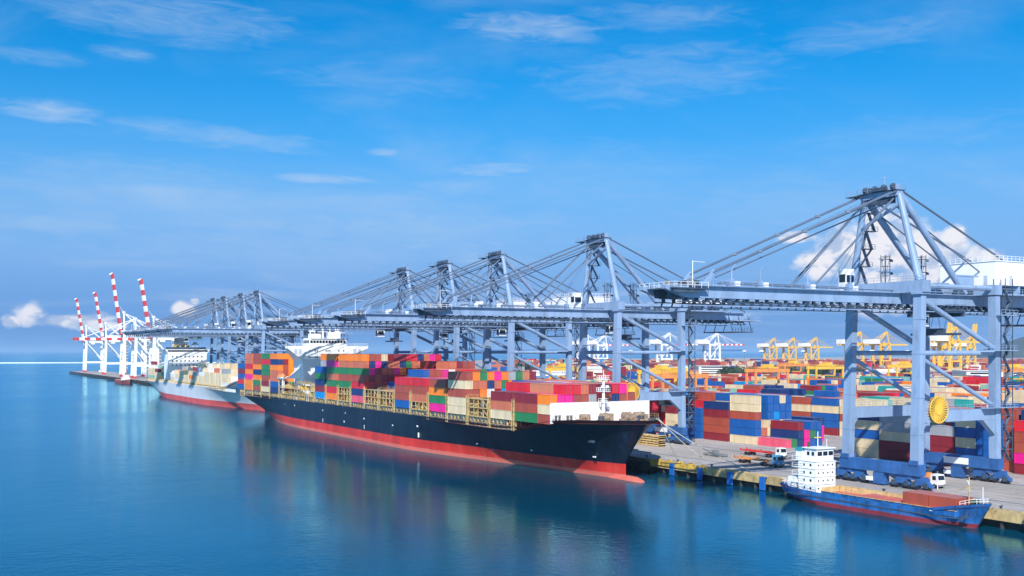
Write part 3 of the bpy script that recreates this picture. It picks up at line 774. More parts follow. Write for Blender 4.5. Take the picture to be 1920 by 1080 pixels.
k = MB(); k.tube((KC, 134.3, 3.6), (KC, 134.3, 9.6), .16, 'lashing', 8, .1); k.tube((KC, 134.3, 8.1), (KC-.5, 134.3, 8.9), .12, 'white_paint', 6); k.box((KC-.9, 134.2, 7.4), (KC+.9, 134.4, 7.55), 'lashing'); k.tube((KC, 134.3, 8.0), (KC, 138.5, 5.6), .05, 'lashing', 6)
k.tube((KC, 131.3, 4.5), (KC, 131.3, 8.0), .07, 'white_paint', 6)
k.build('foremast', cs)
k = MB(); k.rail([(KC+.2, 130.0, 5.0), (KC-1.6, 132.8, 4.65), (KC-2.3, 134.6, 4.1)], .9, 'white_paint', 1, .05); k.rail([(KC+.2, 130.0, 5.0), (KC+1.8, 132.8, 4.65), (KC+2.3, 134.6, 4.1)], .9, 'white_paint', 1, .05)
k.build('bow_railing', cs)
k = MB(); k.tube((KC-.8, 133.0, 5.0), (KC+.8, 133.0, 5.0), .4, 'leaf_green', 10); k.box((KC-1.0, 132.5, 4.0), (KC+1.0, 133.6, 4.6), 'leaf_green'); k.build('windlass', cs)
k = MB(); k.bar((KC-2.35, 133.2, 2.4), (KC-2.0, 132.9, 3.5), .16, .3, 'crane_dark'); k.bar((KC-2.5, 133.9, 2.3), (KC-2.3, 132.4, 2.3), .25, .25, 'crane_dark'); k.build('anchor', cs)
k = MB()
for (a0, a1, z) in ((141.2, 136.6, 3.15), (140.6, 137.4, 2.75)):
    k.bar((KC-3.38, a0, z-.12), (KC-2.85, a1, z+.3), .05, .16, 'white_paint')
k.build('name_board', cs)
for i, (x, y) in enumerate(((KC-2.5, 135.4), (KC+.05, 135.4), (KC-2.5, 141.7), (KC+.05, 141.7))):
    put_box(x, y, 2.9, 6.06, 'rust red', 'rust red container in the hold of the blue coaster, %s, %s' % ('forward pair' if i < 2 else 'after pair', 'water side' if i % 2 == 0 else 'quay side'), 'near')

# ================================================================ ship-to-shore cranes
def crane_blue():
    root = empty('quay_crane')
    U = 9.75; G = 26.0
    A = 'crane_paint'
    def leg(side_v, su):
        k = MB()
        if side_v == 0:
            p, q_ = (0, su*U, 5.3), (1.3, su*(U-.2), 44.2)
            k.bar(p, q_, 1.6, 2.3, A, 1.6, 2.1)
            for z in (12, 20, 29.5, 37): k.bar(Vector(p).lerp(Vector(q_), (z-.18-5.3)/38.9), Vector(p).lerp(Vector(q_), (z+.18-5.3)/38.9), 1.72, 2.42, A)
            k.box((-1.2, su*U-1.1, 5.3), (1.5, su*U+1.1, 6.3), 'crane_blue')
        else:
            p, q_ = (G, su*U, 5.3), (G-.2, su*(U-.1), 42.4)
            k.bar(p, q_, 1.6, 2.0, A, 1.6, 2.0)
        return k.build('leg', root)
    for sv in (0, 1):
        for su in (-1, 1): leg(sv, su)
    # sill beams
    for v in (0, G):
        k = MB(); k.box((v-1.0, -U-1.6, 3.0), (v+1.0, U+1.6, 5.5), 'crane_blue')
        for y in (-7, -2.3, 2.3, 7): k.box((v-1.12, y-.15, 3.05), (v+1.12, y+.15, 5.45), 'crane_blue')
        sb = k.build('sill_beam', root)
        if v == G: k = MB(); k.box((v-1.2, -3.6, 3.5), (v-1.13, 3.2, 5.0), 'white_paint'); k.build('sign_panel', sb)
        for su in (-1, 1):
            k = MB(); c = su*(U-1.2)
            k.bar((v, c, 3.0), (v, c, 2.1), 1.3, 1.6, 'crane_blue')
            for d in (-2.6, 2.6):
                k.add([(v-.6, c+d-2.6, 1.1), (v-.6, c+d+2.6, 1.1), (v-.6, c+d+.9, 2.45), (v-.6, c+d-.9, 2.45), (v+.6, c+d-2.6, 1.1), (v+.6, c+d+2.6, 1.1), (v+.6, c+d+.9, 2.45), (v+.6, c+d-.9, 2.45)],
                      [(3, 2, 1, 0), (4, 5, 6, 7), (0, 1, 5, 4), (2, 3, 7, 6), (1, 2, 6, 5), (3, 0, 4, 7)], 'crane_blue')
            k.bar((v, c-4.0, 2.5), (v, c+4.0, 2.5), 1.0, .8, 'crane_blue')
            for d in (-4.3, -1.0, 1.0, 4.3):
                k.box((v-.72, c+d-.85, .45), (v+.72, c+d+.85, 1.35), 'crane_blue'); k.box((v-1.05, c+d-.45, .6), (v-.7, c+d+.45, 1.7), 'crane_dark')
            bo = k.build('bogie', root)
            for d in (-4.9, -3.7, -1.6, -.4, .4, 1.6, 3.7, 4.9): k = MB(); k.tube((v-.78, c+d, .48), (v-.3, c+d, .48), .46, 'rubber', 12); k.build('wheel', bo)
        k = MB(); k.box((v-.9, -1.5, .3), (v+.9, 1.5, 2.9), 'crane_blue'); k.box((v-1.3, 1.4, .9), (v-1.0, 3.2, 1.8), 'white_paint'); k.build('drive_box', root)
    for su in (-1, 1):
        k = MB(); k.bar((.4, su*U, 15.7), (G-.9, su*U, 15.7), 1.5, 2.5, A)
        k.bar((1.0, su*U, 13.2), (2.6, su*U, 14.6), 1.2, 1.2, A, 1.2, .5)
        k.add([(G-1.0, su*U-.7, 14.5), (G-5.2, su*U-.7, 14.5), (G-1.0, su*U-.7, 11.0), (G-1.0, su*U+.7, 14.5), (G-5.2, su*U+.7, 14.5), (G-1.0, su*U+.7, 11.0)], [(0, 1, 2), (5, 4, 3), (1, 4, 5, 2), (0, 3, 4, 1), (0, 2, 5, 3)], A)
        k.rail([(1.4, su*U-.7, 16.95), (G-1, su*U-.7, 16.95)], 1.1, A, 2.2, .05)
        k.build('portal_beam', root)
        k = MB(); k.tube((.9, su*U, 29.5), (G-.8, su*U, 29.5), .58, A, 10); k.build('tie_beam', root)
        k = MB(); k.tube((1.6, su*U, 41.2), (G-.6, su*U, 30.6), .62, A, 10); k.build('diagonal_brace', root)
        k = MB(); k.tube((1.4, su*U, 28.4), (G-.8, su*U, 17.6), .5, A, 10); k.build('diagonal_brace', root)
        k = MB(); k.tube((1.5, su*(U-.3), 44.2), (G, su*(U-.3), 44.2), .55, A, 8); k.build('top_tie', root)
    k = MB(); k.box((.1, -U-1.6, 42.75), (2.5, U+1.6, 45.3), A); k.box((-.15, -U-1.3, 44.2-1.9), (2.75, -U+1.4, 42.74), A); k.box((-.15, U-1.4, 42.3), (2.75, U+1.3, 42.74), A)
    k.rail([(.2, -U-1.5, 45.3), (.2, U+1.5, 45.3)], 1.1, A, 2.2, .05); k.build('top_beam', root)
    k = MB(); k.box((G-1.3, -U-1, 42.75), (G+1.1, U+1, 45.0), A); k.build('top_beam', root)
    k = MB(); k.box((G-.7, -U, 15.0), (G+.5, U, 16.4), A); k.build('cross_beam', root)
    # boom: two box girders with cross ties, rail hangers beneath
    for su in (-1, 1):
        k = MB()
        y = su*3.6
        k.box((-58.5, y-.65, 40.4), (1.5, y+.65, 42.7), A)
        k.add([(-63.5, y-.65, 42.0), (-58.5, y-.65, 40.4), (-58.5, y-.65, 42.7), (-63.5, y-.65, 42.7), (-63.5, y+.65, 42.0), (-58.5, y+.65, 40.4), (-58.5, y+.65, 42.7), (-63.5, y+.65, 42.7)],
              [(0, 1, 2, 3), (7, 6, 5, 4), (0, 4, 5, 1), (3, 2, 6, 7), (0, 3, 7, 4)], A)
        k.box((1.9, y-.65, 40.4), (56, y+.65, 42.7), A)
        k.add([(56, y-.65, 40.4), (60, y-.65, 42.2), (60, y-.65, 42.7), (56, y-.65, 42.7), (56, y+.65, 40.4), (60, y+.65, 42.2), (60, y+.65, 42.7), (56, y+.65, 42.7)], [(0, 1, 2, 3), (7, 6, 5, 4), (0, 4, 5, 1), (1, 5, 6, 2), (3, 2, 6, 7)], A)
        x = -55
        while x < 56: k.box((x-.06, y-.72, 40.5), (x+.06, y+.72, 42.6), A); x += 7.5
        go_ = k.build('boom_girder', root)
        k = MB(); x = -58
        yo = y+su*1.1
        k.box((-60, yo-.5, 38.75), (57, yo+.5, 38.95), A)
        k.box((-60, y-.35, 39.55), (57, y+.35, 39.75), 'crane_dark')
        while x < 57:
            k.bar((x, yo-.4, 38.9), (x, y, 40.4), .14, .35, 'crane_dark'); k.box((x-.25, y-.3, 39.7), (x+.25, y+.3, 40.4), 'crane_dark'); x += 2.6
        k.build('rail_hanger', go_)
    k = MB(); x = -56
    while x < 55: k.box((x-.25, -2.95, 40.9), (x+.25, 2.95, 41.9), A); x += 9
    k.build('boom_cross_tie', root)
    # walkway on the boom
    k = MB(); k.box((-58, -5.1, 42.72), (56, -4.3, 42.85), A); k.rail([(-58, -5.05, 42.85), (-8, -5.05, 42.85)], 1.1, A, 2.6, .05); k.rail([(4, -5.05, 42.85), (56, -5.05, 42.85)], 1.1, A, 2.6, .05)
    k.box((-58, 4.3, 42.72), (56, 5.1, 42.85), A); k.rail([(-58, 5.05, 42.85), (56, 5.05, 42.85)], 1.1, A, 2.6, .05)
    k.tube((-50, -4.0, 43.6), (-12, -4.0, 43.6), .12, 'cable', 6); k.tube((-50, -3.2, 43.4), (26, -3.2, 43.4), .14, 'cable', 6)
    k.build('boom_walkway', root)
    for x in (-47, -39.5, -26.5, -14):
        k = MB(); k.tube((x, -4.2, 42.8), (x, -4.2, 46.2), .16, A, 6); k.bar((x, -4.2, 46.2), (x+.9, -4.2, 47.3), .12, .12, A); k.box((x-.5, -4.4, 42.9), (x+.5, -3.2, 44.4), A); k.box((x+.9, -4.4, 43), (x+2.1, -3.4, 43.9), 'white_paint'); k.build('boom_light', root)
    # boom tip platform
    k = MB(); k.box((-62.5, -5.6, 42.0), (-54, 5.6, 42.25), 'crane_dark'); k.box((-62.3, -5.4, 41.3), (-56, -5.1, 42.0), 'crane_dark'); k.rail([(-62.4, 5.5, 42.25), (-62.4, -5.5, 42.25), (-54, -5.5, 42.25)], 1.1, 'white_paint', 1.5, .05)
    k.box((-61, -2.6, 40.4), (-56, -1.5, 42.0), 'crane_dark'); k.box((-61, 1.5, 40.4), (-56, 2.6, 42.0), 'crane_dark')
    for y in (-3.6, 3.6): k.tube((-57, y-.3, 43.4), (-57, y+.3, 43.4), .8, 'steel_grey', 10)
    k.box((-56, -1.5, 42.8), (-53, 1.5, 44.0), 'crane_dark'); k.bar((-53.5, -3.6, 42.7), (-51.0, -3.6, 46.0), .9, 1.2, A, .5, .5); k.bar((-53.5, 3.6, 42.7), (-51.0, 3.6, 46.0), .9, 1.2, A, .5, .5)
    k.tube((-57.5, -5, 42.3), (-57.5, -5, 47.5), .08, 'white_paint', 6); k.bar((-57.5, -5, 47.4), (-54.5, -5, 47.3), .08, .08, 'white_paint')
    k.build('boom_tip_platform', root)
    # A-frame
    for su in (-1, 1):
        k = MB(); k.tube((1.3, su*(U-.4), 45.3), (.2, su*4.9, 64.6), .9, A, 12, .7); k.build('mast_leg', root)
        k = MB(); k.tube((.8, su*4.7, 64.4), (22.5, su*4.4, 43.2), .80, A, 12, .75); k.build('back_leg', root)
    k = MB(); k.box((-.9, -5.2, 64.2), (1.1, 5.2, 65.4), A); k.box((-.5, -3.4, 62.8), (.8, 3.4, 64.2), 'crane_dark'); k.tube((.1, -5.5, 62.5), (.1, 5.5, 58.0), .4, A, 8)
    k.build('apex_beam', root)
    k = MB(); k.box((-1.7, -5.4, 65.4), (1.7, 5.4, 65.52), 'crane_dark'); k.rail([(-1.7, -5.4, 65.5), (1.7, -5.4, 65.5), (1.7, 5.4, 65.5), (-1.7, 5.4, 65.5), (-1.7, -5.4, 65.5)], 1.1, A, 1.5, .04)
    k.box((-4.2, 2.5, 64.7), (-2.4, 6.5, 64.85), 'crane_dark'); k.rail([(-4.2, 2.5, 64.85), (-4.2, 6.5, 64.85)], 1.0, A, 1, .05)
    for y in (-3.9, -1.3, 1.3, 3.9):
        k.tube((-.6, y-.3, 66.3), (-.6, y+.3, 66.3), .75, 'crane_dark', 12); k.box((-.2, y-.55, 65.55), (1.1, y+.4, 66.2+abs(y)*.18), 'crane_dark' if y > 0 else A)
    k.box((-2.0, -3, 65.55), (-1.3, 1, 66.3), 'crane_dark'); k.box((1.4, 3, 65.55), (2.2, 4.5, 66.5), 'red_paint')
    k.tube((0, -1, 65.5), (0, -1, 69.0), .08, A, 6); k.bar((-1.4, -1, 68.6), (1.2, -1, 68.9), .1, .1, A)
    k.build('apex_platform', root)
    # stays
    for su in (-1, 1):
        k = MB()
        for d in (-.5, .5):
            k.tube((-.8, su*4.6+d, 65.2), (-51.5, su*3.6+d*.4, 45.5), .19, 'cable', 6)
        k.tube((-.9, su*3.2, 63.0), (-50.5, su*3.4, 44.6), .16, 'cable', 6)
        for f in (.28, .52, .76):
            p = Vector((-.8, su*4.6, 65.2)).lerp(Vector((-51.5, su*3.6, 45.5)), f); k.bar(p-Vector((.5, .6, 0)), p+Vector((.5, .6, 0)), .9, .55, 'cable')
        k.build('forestay', root)
        k = MB(); k.tube((-.8, su*4.2, 63.6), (-24.5, su*3.7, 43.4), .2, 'cable', 6); k.tube((-.8, su*3.7, 63.6), (-24.0, su*3.3, 43.4), .12, 'cable', 6); k.build('forestay', root)
        k = MB(); k.tube((1.2, su*5.0, 65.2), (58.0, su*3.6, 43.2), .24, 'cable', 6); k.tube((1.2, su*3.4, 62.0), (38.0, su*3.4, 44.2), .16, 'cable', 6); k.build('backstay', root)
    for d in (-1.2, 1.2):
        k = MB(); k.tube((-.6, d, 64.8), (-53, d, 43.8), .05, 'cable', 5); k.tube((-.6, d*.6, 62.8), (-16, d*.6, 43.4), .05, 'cable', 5); k.build('hoist_rope', root)
    # stair up the mast, catwalk platforms
    k = MB(); zs = [45.5, 49.5, 53.5, 57.5, 61.5]
    for i, (a, b2) in enumerate(zip(zs, zs[1:])):
        c0 = 8.6-(a-45.3)*.2; s_ = 1 if i % 2 else -1
        k.bar((1.8, -0+c0, a), (4.8 if s_ > 0 else 2.2, c0-.6, b2), .7, .15, 'cable'); k.bar((4.8, c0, a), (2.0, c0-.8, b2), .7, .15, 'cable')
        k.box((.8, c0-1.6, b2), (5.0, c0+.2, b2+.1), 'cable'); k.rail([(.9, c0-1.6, b2+.1), (5.0, c0-1.6, b2+.1)], 1, 'cable', 1, .05)
    k.build('mast_stair', root)
    for (x, y) in ((7.5, 5.4), (15.0, 1.5)):
        k = MB()
        for dx in (-.7, .7):
            for dy in (-.7, .7): k.bar((x+dx, y+dy, 42.7), (x+dx, y+dy, 52.2), .13, .13, 'cable')
        for z in (45, 47.4, 49.6, 51.8): k.box((x-.75, y-.75, z-.05), (x+.75, y+.75, z+.05), 'cable')
        for z in (48.2, 51.2): k.box((x-2.0, y-.2, z), (x+2.0, y+.2, z+.15), 'cable'); k.box((x-2, y-.5, z-.5), (x-1.2, y-.3, z), 'cable'); k.box((x+1.2, y-.5, z-.5), (x+2, y-.3, z), 'cable')
        for z0, z1 in ((42.7, 47.4), (47.4, 51.8)): k.bar((x-.7, y-.7, z0), (x+.7, y-.7, z1), .08, .08, 'cable'); k.bar((x+.7, y+.7, z0), (x-.7, y+.7, z1), .08, .08, 'cable')
        k.build('light_mast', root)
    # operator cabins
    k = MB(); k.box((-5.2, 5.4, 43.0), (-2.6, 7.6, 48.6), 'white_paint'); k.box((-5.25, 5.6, 45.6), (-5.21, 7.4, 47.4), 'glass_dark'); k.box((-5.0, 5.34, 45.6), (-2.8, 5.39, 47.2), 'glass_dark'); k.box((-5.6, 4.8, 42.86), (-2, 7.9, 43.0), A); k.build('boom_cabin', root)
    k = MB(); k.box((29, -7.6, 45.3), (46.5, 7.6, 50.8), 'white_paint'); k.box((28.8, -7.8, 50.8), (46.7, 7.8, 51.0), 'white_paint')
    k.rail([(28.9, 7.7, 51.0), (28.9, -7.7, 51.0), (46.6, -7.7, 51.0)], 1.1, 'white_paint', 1.4, .06)
    k.box((28.4, -8.4, 42.9), (47.4, 8.4, 43.3), A)
    for x in (30, 38, 45): k.box((x-.3, -7.4, 43.3), (x+.3, 7.4, 45.3), A)
    mh = k.build('machinery_house', root)
    k = MB(); k.box((28.93, -5.6, 45.5), (28.99, -4.6, 47.6), 'grey_house'); k.build('door', mh); k = MB(); k.box((34, -7.68, 45.5), (35, -7.62, 47.6), 'grey_house'); k.build('door', mh); k = MB(); k.box((40, -7.68, 46.6), (41.6, -7.62, 48), 'grey_house'); k.build('air_grille', mh)
    k = MB(); k.rail([(28.5, 8.3, 43.3), (28.5, -8.3, 43.3), (47.3, -8.3, 43.3)], 1.1, A, 1.8, .05); k.build('machinery_deck_railing', root)
    k = MB(); k.box((19, -5, 42.86), (27.5, -4.0, 44.6), 'crane_dark'); k.box((19.2, -4.6, 44.6), (25.5, -4.4, 47.2), A); k.box((19.0, -4.7, 47.2), (27, -3.2, 47.5), A); k.build('rope_service_frame', root)
    k = MB(); k.box((20.5, 1, 42.86), (24, 3, 46.0), A); k.build('electrical_box', root)
    # stair tower by the landside near leg
    k = MB(); x0, x1, y0, y1 = G+1.4, G+4.0, -U-1.6, -U+1.4
    for x in (x0, x1):
        for y in (y0, y1): k.bar((x, y, 5.3), (x, y, 46.5), .16, .16, 'crane_dark')
    z = 7.5; i = 0
    while z < 46:
        k.box((x0-.1, y0-.1, z), (x1+.1, y1+.1, z+.08), 'cable')
        k.bar((x0+.4 if i % 2 else x1-.4, y0+.6, z-2.6), (x1-.4 if i % 2 else x0+.4, y0+.6, z), .7, .14, 'cable')
        k.bar((x0, y0, z-2.6), (x1, y0, z), .07, .07, 'crane_dark'); z += 2.6; i += 1
    k.box((x0+.3, y1-1.4, 5.4), (x0+1.6, y1, 8.3), 'crane_blue')
    k.build('stair_tower', root)
    for z in (17.1, 30.0, 38.0):
        k = MB(); k.box((G-6 if z < 31 else G-1, -U-2.4, z), (G+5, -U-.95, z+.18), A); k.box((G+1.05, -U-.94, z), (G+5, -U+2.2, z+.18), A); k.rail([(G-6 if z < 31 else G-1, -U-2.35, z+.18), (G+5, -U-2.35, z+.18), (G+5, -U+2.2, z+.18)], 1.1, A, 1.3, .05); k.build('access_platform', root)
    # cable reel
    k = MB(); c = Vector((5.2, -U-1.3, 17.2)); n_ = 28; r0, r1 = 1.15, 2.95
    k.tube(c+Vector((0, -.35, 0)), c+Vector((0, .55, 0)), r0, 'yellow_paint', 16)
    for i in range(n_):
        t = 2*math.pi*i/n_; d = Vector((math.cos(t), 0, math.sin(t))); d2 = Vector((math.cos(t+.11), 0, math.sin(t+.11)))
        k.bar(c+d*r0*.9+Vector((0, -.12, 0)), c+d*r1+Vector((0, -.3, 0)), .2, .2, 'yellow_paint'); k.bar(c+d*r0*.9+Vector((0, .3, 0)), c+d*r1+Vector((0, .45, 0)), .16, .16, 'yellow_paint')
        e_ = Vector((math.cos(t+2*math.pi/n_), 0, math.sin(t+2*math.pi/n_)))
        k.bar(c+d*r1*.98+Vector((0, -.3, 0)), c+e_*r1*.98+Vector((0, -.3, 0)), .16, .16, 'yellow_paint')
    k.tube(c+Vector((0, -.05, 0)), c+Vector((0, .25, 0)), r1*.93, 'machinery_tan', 24)
    k.build('cable_reel', root)
    k = MB(); k.box((c.x-.3, -U-.76, 16.9), (c.x+.3, -U-.05, 17.6), 'steel_grey'); k.build('reel_axle', root)
    # trolley, hanging cab, spreader
    tv = 20.0
    k = MB(); k.box((tv-3.4, -5.6, 39.0), (tv+3.4, 5.6, 39.5), 'crane_dark'); k.box((tv-3.2, -5.4, 37.9), (tv-2.7, 5.4, 39.0), 'crane_dark'); k.box((tv+2.7, -5.4, 37.9), (tv+3.2, 5.4, 39.0), 'crane_dark'); k.rail([(tv-3.4, -5.6, 39.5), (tv+3.4, -5.6, 39.5)], 1, 'crane_dark', 1.2, .05)
    tr = k.build('trolley', root)
    k = MB(); k.box((tv-8, -2.3, 35.6), (tv-5, -.2, 38.4), 'white_paint'); k.box((tv-8.05, -2.1, 35.9), (tv-8.01, -.4, 37.9), 'glass_dark'); k.box((tv-7.8, -2.36, 36.4), (tv-5.4, -2.31, 37.8), 'glass_dark'); k.box((tv-7, -1.9, 38.4), (tv-6, -.7, 39.4), A); k.build('operator_cabin', root)
    k = MB(); k.box((tv-1.2, -6.1, 33.6), (tv+1.2, 6.1, 34.1), 'crane_dark'); k.box((tv-.8, -2.2, 34.1), (tv+.8, 2.2, 35.2), 'crane_dark')
    for dx in (-1, 1):
        for dy in (-1.9, 1.9): k.tube((tv+dx*.7, dy, 35.2), (tv+dx*1.8, dy, 39.0), .05, 'cable', 5)
    k.build('spreader', root)
    # service platform hung under the rear
    k = MB(); k.box((49, -7.6, 36.2), (58, 7.6, 36.5), 'crane_dark'); k.rail([(49, -7.5, 36.5), (58, -7.5, 36.5)], 1.2, 'crane_dark', 1.2, .06)
    for x in (49.3, 53.5, 57.7):
        for y in (-7.3, 7.3): k.bar((x, y, 36.5), (x, y*.7, 42.0), .18, .18, 'crane_dark')
    k.box((50, -8.4, 40.0), (61, 8.4, 40.3), A); k.rail([(50, -8.3, 40.3), (61, -8.3, 40.3), (61, 8.3, 40.3)], 1.2, A, 1.4, .06)
    k.build('rear_service_platform', root)
    return root


proto = crane_blue()
CR = [(168.2, 'blue-grey quay crane towering over the small blue coaster, the tallest in view'), (282, 'blue-grey quay crane beside the black ship\'s bow, second along the quay'),
      (349.5, 'blue-grey quay crane abreast of the black ship\'s forward bays, third along the quay'), (394.5, 'blue-grey quay crane abreast of the black ship\'s middle bays, fourth along the quay'),
      (436.6, 'blue-grey quay crane just forward of the black ship\'s deckhouse, fifth along the quay'), (667, 'blue-grey quay crane at the grey ship\'s bow bays, sixth along the quay'),
      (704.8, 'blue-grey quay crane seventh along the quay, over the grey ship'), (749.5, 'blue-grey quay crane eighth along the quay, just short of the grey ship\'s deckhouse'), (780, 'blue-grey quay crane abreast of the grey ship\'s deckhouse, last before the white cranes')]
for i, (u_, lab) in enumerate(CR):
    o = proto if i == 0 else copy_tree(proto)
    o.location = (189.0, u_, GZ); tag(o, lab, 'crane', 'blue-grey quay cranes along the quay')
    if i >= 5: o.scale = (1, 1, 1.02)
# trolleys at different places
for ch in [k for k in C.objects if k.parent is not None and k.parent.name.startswith('quay_crane')]:
    nm = ch.name.split('.')[0]
    if nm in ('trolley', 'operator_cabin', 'spreader'):
        idx = [q_ for q_ in CR if abs(ch.parent.location.y-q_[0]) < .1][0]
        sh = [-2, -9, -12, -42, 6, 0, -15, -40, 10][CR.index(idx)]
        ch.location = (sh, 0, 0)


def crane_white(up=True, boomlen=60, tilt=80, A='crane_white', stripe='red_paint', name='quay_crane', H=44, house='white_paint'):
    root = empty(name); U = 8.5; G = 24.0
    for v in (0, G):
        for su in (-1, 1):
            k = MB(); k.bar((v, su*U, 2.5), (v+(1.5 if v == 0 else 0), su*U, H), 2.8, 2.8, A); k.box((v-1.4, su*U-2.6, .3), (v+1.4, su*U+2.6, 2.5), stripe if A == 'crane_white' else A); k.build('leg', root)
        k = MB(); k.box((v-1, -U, 3), (v+1, U, 5.2), A); k.build('sill_beam', root)
        k = MB(); k.box((v-.4, -U-1, H), (v+2, U+1, H+2.3), A); k.build('top_beam', root)
        k = MB(); k.tube((v, -U, 16), (v+.8, 0, 26), .45, A, 6); k.tube((v, U, 16), (v+.8, 0, 26), .45, A, 6); k.box((v-.2, -U, 25.5), (v+1.4, U, 27.2), A); k.build('cross_brace', root)
    for su in (-1, 1):
        k = MB(); k.bar((0, su*U, 14), (G, su*U, 14), 1.7, 2.3, A); k.build('portal_beam', root)
        k = MB(); k.tube((1.5, su*U, H-2), (G, su*U, 16), .8, A, 8); k.build('diagonal_brace', root)
        y = su*3.2
        k = MB(); k.box((1.5, y-.6, H-2.4), (G+28, y+.6, H-.1), A); k.build('rear_girder', root)
        n_ = 11; k = MB()
        for i in range(n_):
            a, b2 = i/n_, (i+1)/n_; m = A if i % 2 else stripe
            if up: f = lambda t: Vector((-1-boomlen*t*math.cos(R(tilt)), y, H-1+boomlen*t*math.sin(R(tilt))))
            else: f = lambda t: Vector((-1-boomlen*t, y, H-1.2))
            k.bar(f(a), f(b2), 2.2, 3.9 if up else 2.8, m)
        if up:
            c = f(1.0); k.tube(c, c+Vector((-2.4, 0, -1.2)), .9, A, 8)
        k.build('boom', root)
        ap = Vector((1.5, su*2.5, H+21))
        k = MB(); k.bar((1.6, su*(U-2), H+2.2), ap, 1.5, 1.5, A); k.build('mast_leg', root)
        k = MB(); k.tube(ap, (G+2, su*3.2, H), .75, A, 8); k.build('back_leg', root)
        k = MB()
        if up: k.tube(ap, f(.55), .22, A, 6)
        else: k.tube(ap, f(.5), .3, A, 6); k.tube(ap, f(.9), .3, A, 6)
        k.build('forestay', root)
        k = MB(); k.tube(ap, (G+26, su*3.2, H), .4, A, 6); k.build('backstay', root)
    k = MB(); k.box((.2, -4, H+20.2), (3, 4, H+22.4), A); k.rail([(.2, -4, H+22.4), (.2, 4, H+22.4)], 1.2, A, 1.5, .1); k.build('apex_beam', root)
    k = MB(); k.box((G+2, -8, H+.6), (G+26, 8, H+8.5), house); k.build('machinery_house', root)
    k = MB(); k.box((G+1.2, -U-2.6, 5), (G+3.4, -U-.4, H), 'steel_grey' if A == 'crane_white' else A)
    z = 8
    while z < H: k.box((G+1.0, -U-2.8, z), (G+3.6, -U-.2, z+.5), A); z += 4
    k.build('lift_tower', root)
    k = MB(); k.rail([(2, -4.2, H), (G+28, -4.2, H)], 1.3, A, 3, .12); k.box((-2, -5.5, H+.2), (4, -4, H+3.2), A); k.build('walkway', root)
    k = MB()
    for x in range(0, 5): k.box((-1-boomlen*.15, -2.6, H-1.6), (0, 2.6, H-1.0), A)
    k.box((8, -4.5, H-4.5), (13, 4.5, H-2.6), A); k.box((5, -2.2, H-7.4), (7.6, .2, H-4.6), A); k.build('trolley', root)
    return root


wu = crane_white(True, 62, 81)
WCR = [(211, 1622, True, 1.0, 'white quay crane with raised red-striped boom, standing at the far tip of the pier'), (211, 1444, True, 1.0, 'white quay crane with raised red-striped boom, second from the far tip of the pier'),
       (206, 1277, True, 1.13, 'white quay crane with the tallest raised red-striped boom, on the far pier'), (215, 1152, True, 1.0, 'white quay crane with raised red-striped boom, beside the grey ship\'s stern')]
for i, (x, y, up, sc, lab) in enumerate(WCR):
    o = wu if i == 0 else copy_tree(wu)
    o.location = (x, y, GZ); o.scale = (1, 1, sc); tag(o, lab, 'crane', 'white cranes on the far pier')
wd_ = crane_white(False, 60)
wd_.location = (208, 1216, GZ); tag(wd_, 'white quay crane with its red-striped boom lowered over the water, on the far pier', 'crane', 'white cranes on the far pier')
# cranes across the port: white pair and yellow rows, booms away from us
# a second template with the land side towards us
def far_crane(src, px, D, rot, sc, lab, grp, first):
    o = src if first else copy_tree(src)
    x, y = P(px, z=GZ, D=D); o.location = (x, y, GZ); o.rotation_euler = (0, 0, R(rot)); o.scale = (sc, sc, sc)
    tag(o, lab, 'crane', grp); return o
wf = copy_tree(wd_)
for i, (px, D, s_, lab) in enumerate([(1345, 2050, .98, 'distant white gantry crane with machinery house, standing beyond the open yard'), (1255, 2150, 1.0, 'distant white gantry crane partly behind the second crane\'s stair tower'),
                               (1135, 2350, 1.0, 'distant white gantry crane beyond the black ship\'s bow mast'), (1102, 2450, 1.0, 'distant white gantry crane just short of the bow mast, the smallest of the white ones')]):
    far_crane(wf, px, D, 175, s_, lab, 'white cranes beyond the yard', i == 0)
yf = crane_white(False, 48, 80, 'yellow_paint', 'yellow_paint', house='white_paint')
YL = [(1452, 2350, .88), (1488, 2300, .88), (1530, 2250, .88), (1612, 1850, .95), (1662, 1850, .95), (1792, 1650, 1.02)]
YN = ['distant yellow crane with white machinery house, first of the row of three', 'distant yellow crane with white machinery house, middle of the row of three', 'distant yellow crane with white machinery house, last of the row of three',
      'distant yellow crane seen just past the waterside leg of the big crane', 'distant yellow crane seen in the middle of the big crane\'s portal', 'distant yellow crane seen between the landside legs of the big crane, boom lowered']
for i, ((px, D, s_), lab) in enumerate(zip(YL, YN)): far_crane(yf, px, D, 178, s_, lab, 'yellow cranes beyond the yard', i == 0)
yu = crane_white(True, 48, 80, 'yellow_paint', 'yellow_paint', house='white_paint')
for i, ((px, D, s_), lab) in enumerate(zip([(1775, 1750, .85), (1822, 1850, .85)], ['distant yellow crane with raised boom beside the landside leg', 'distant yellow crane with raised boom close to the stair tower'])): far_crane(yu, px, D, 178, s_, lab, 'yellow cranes beyond the yard', i == 0)

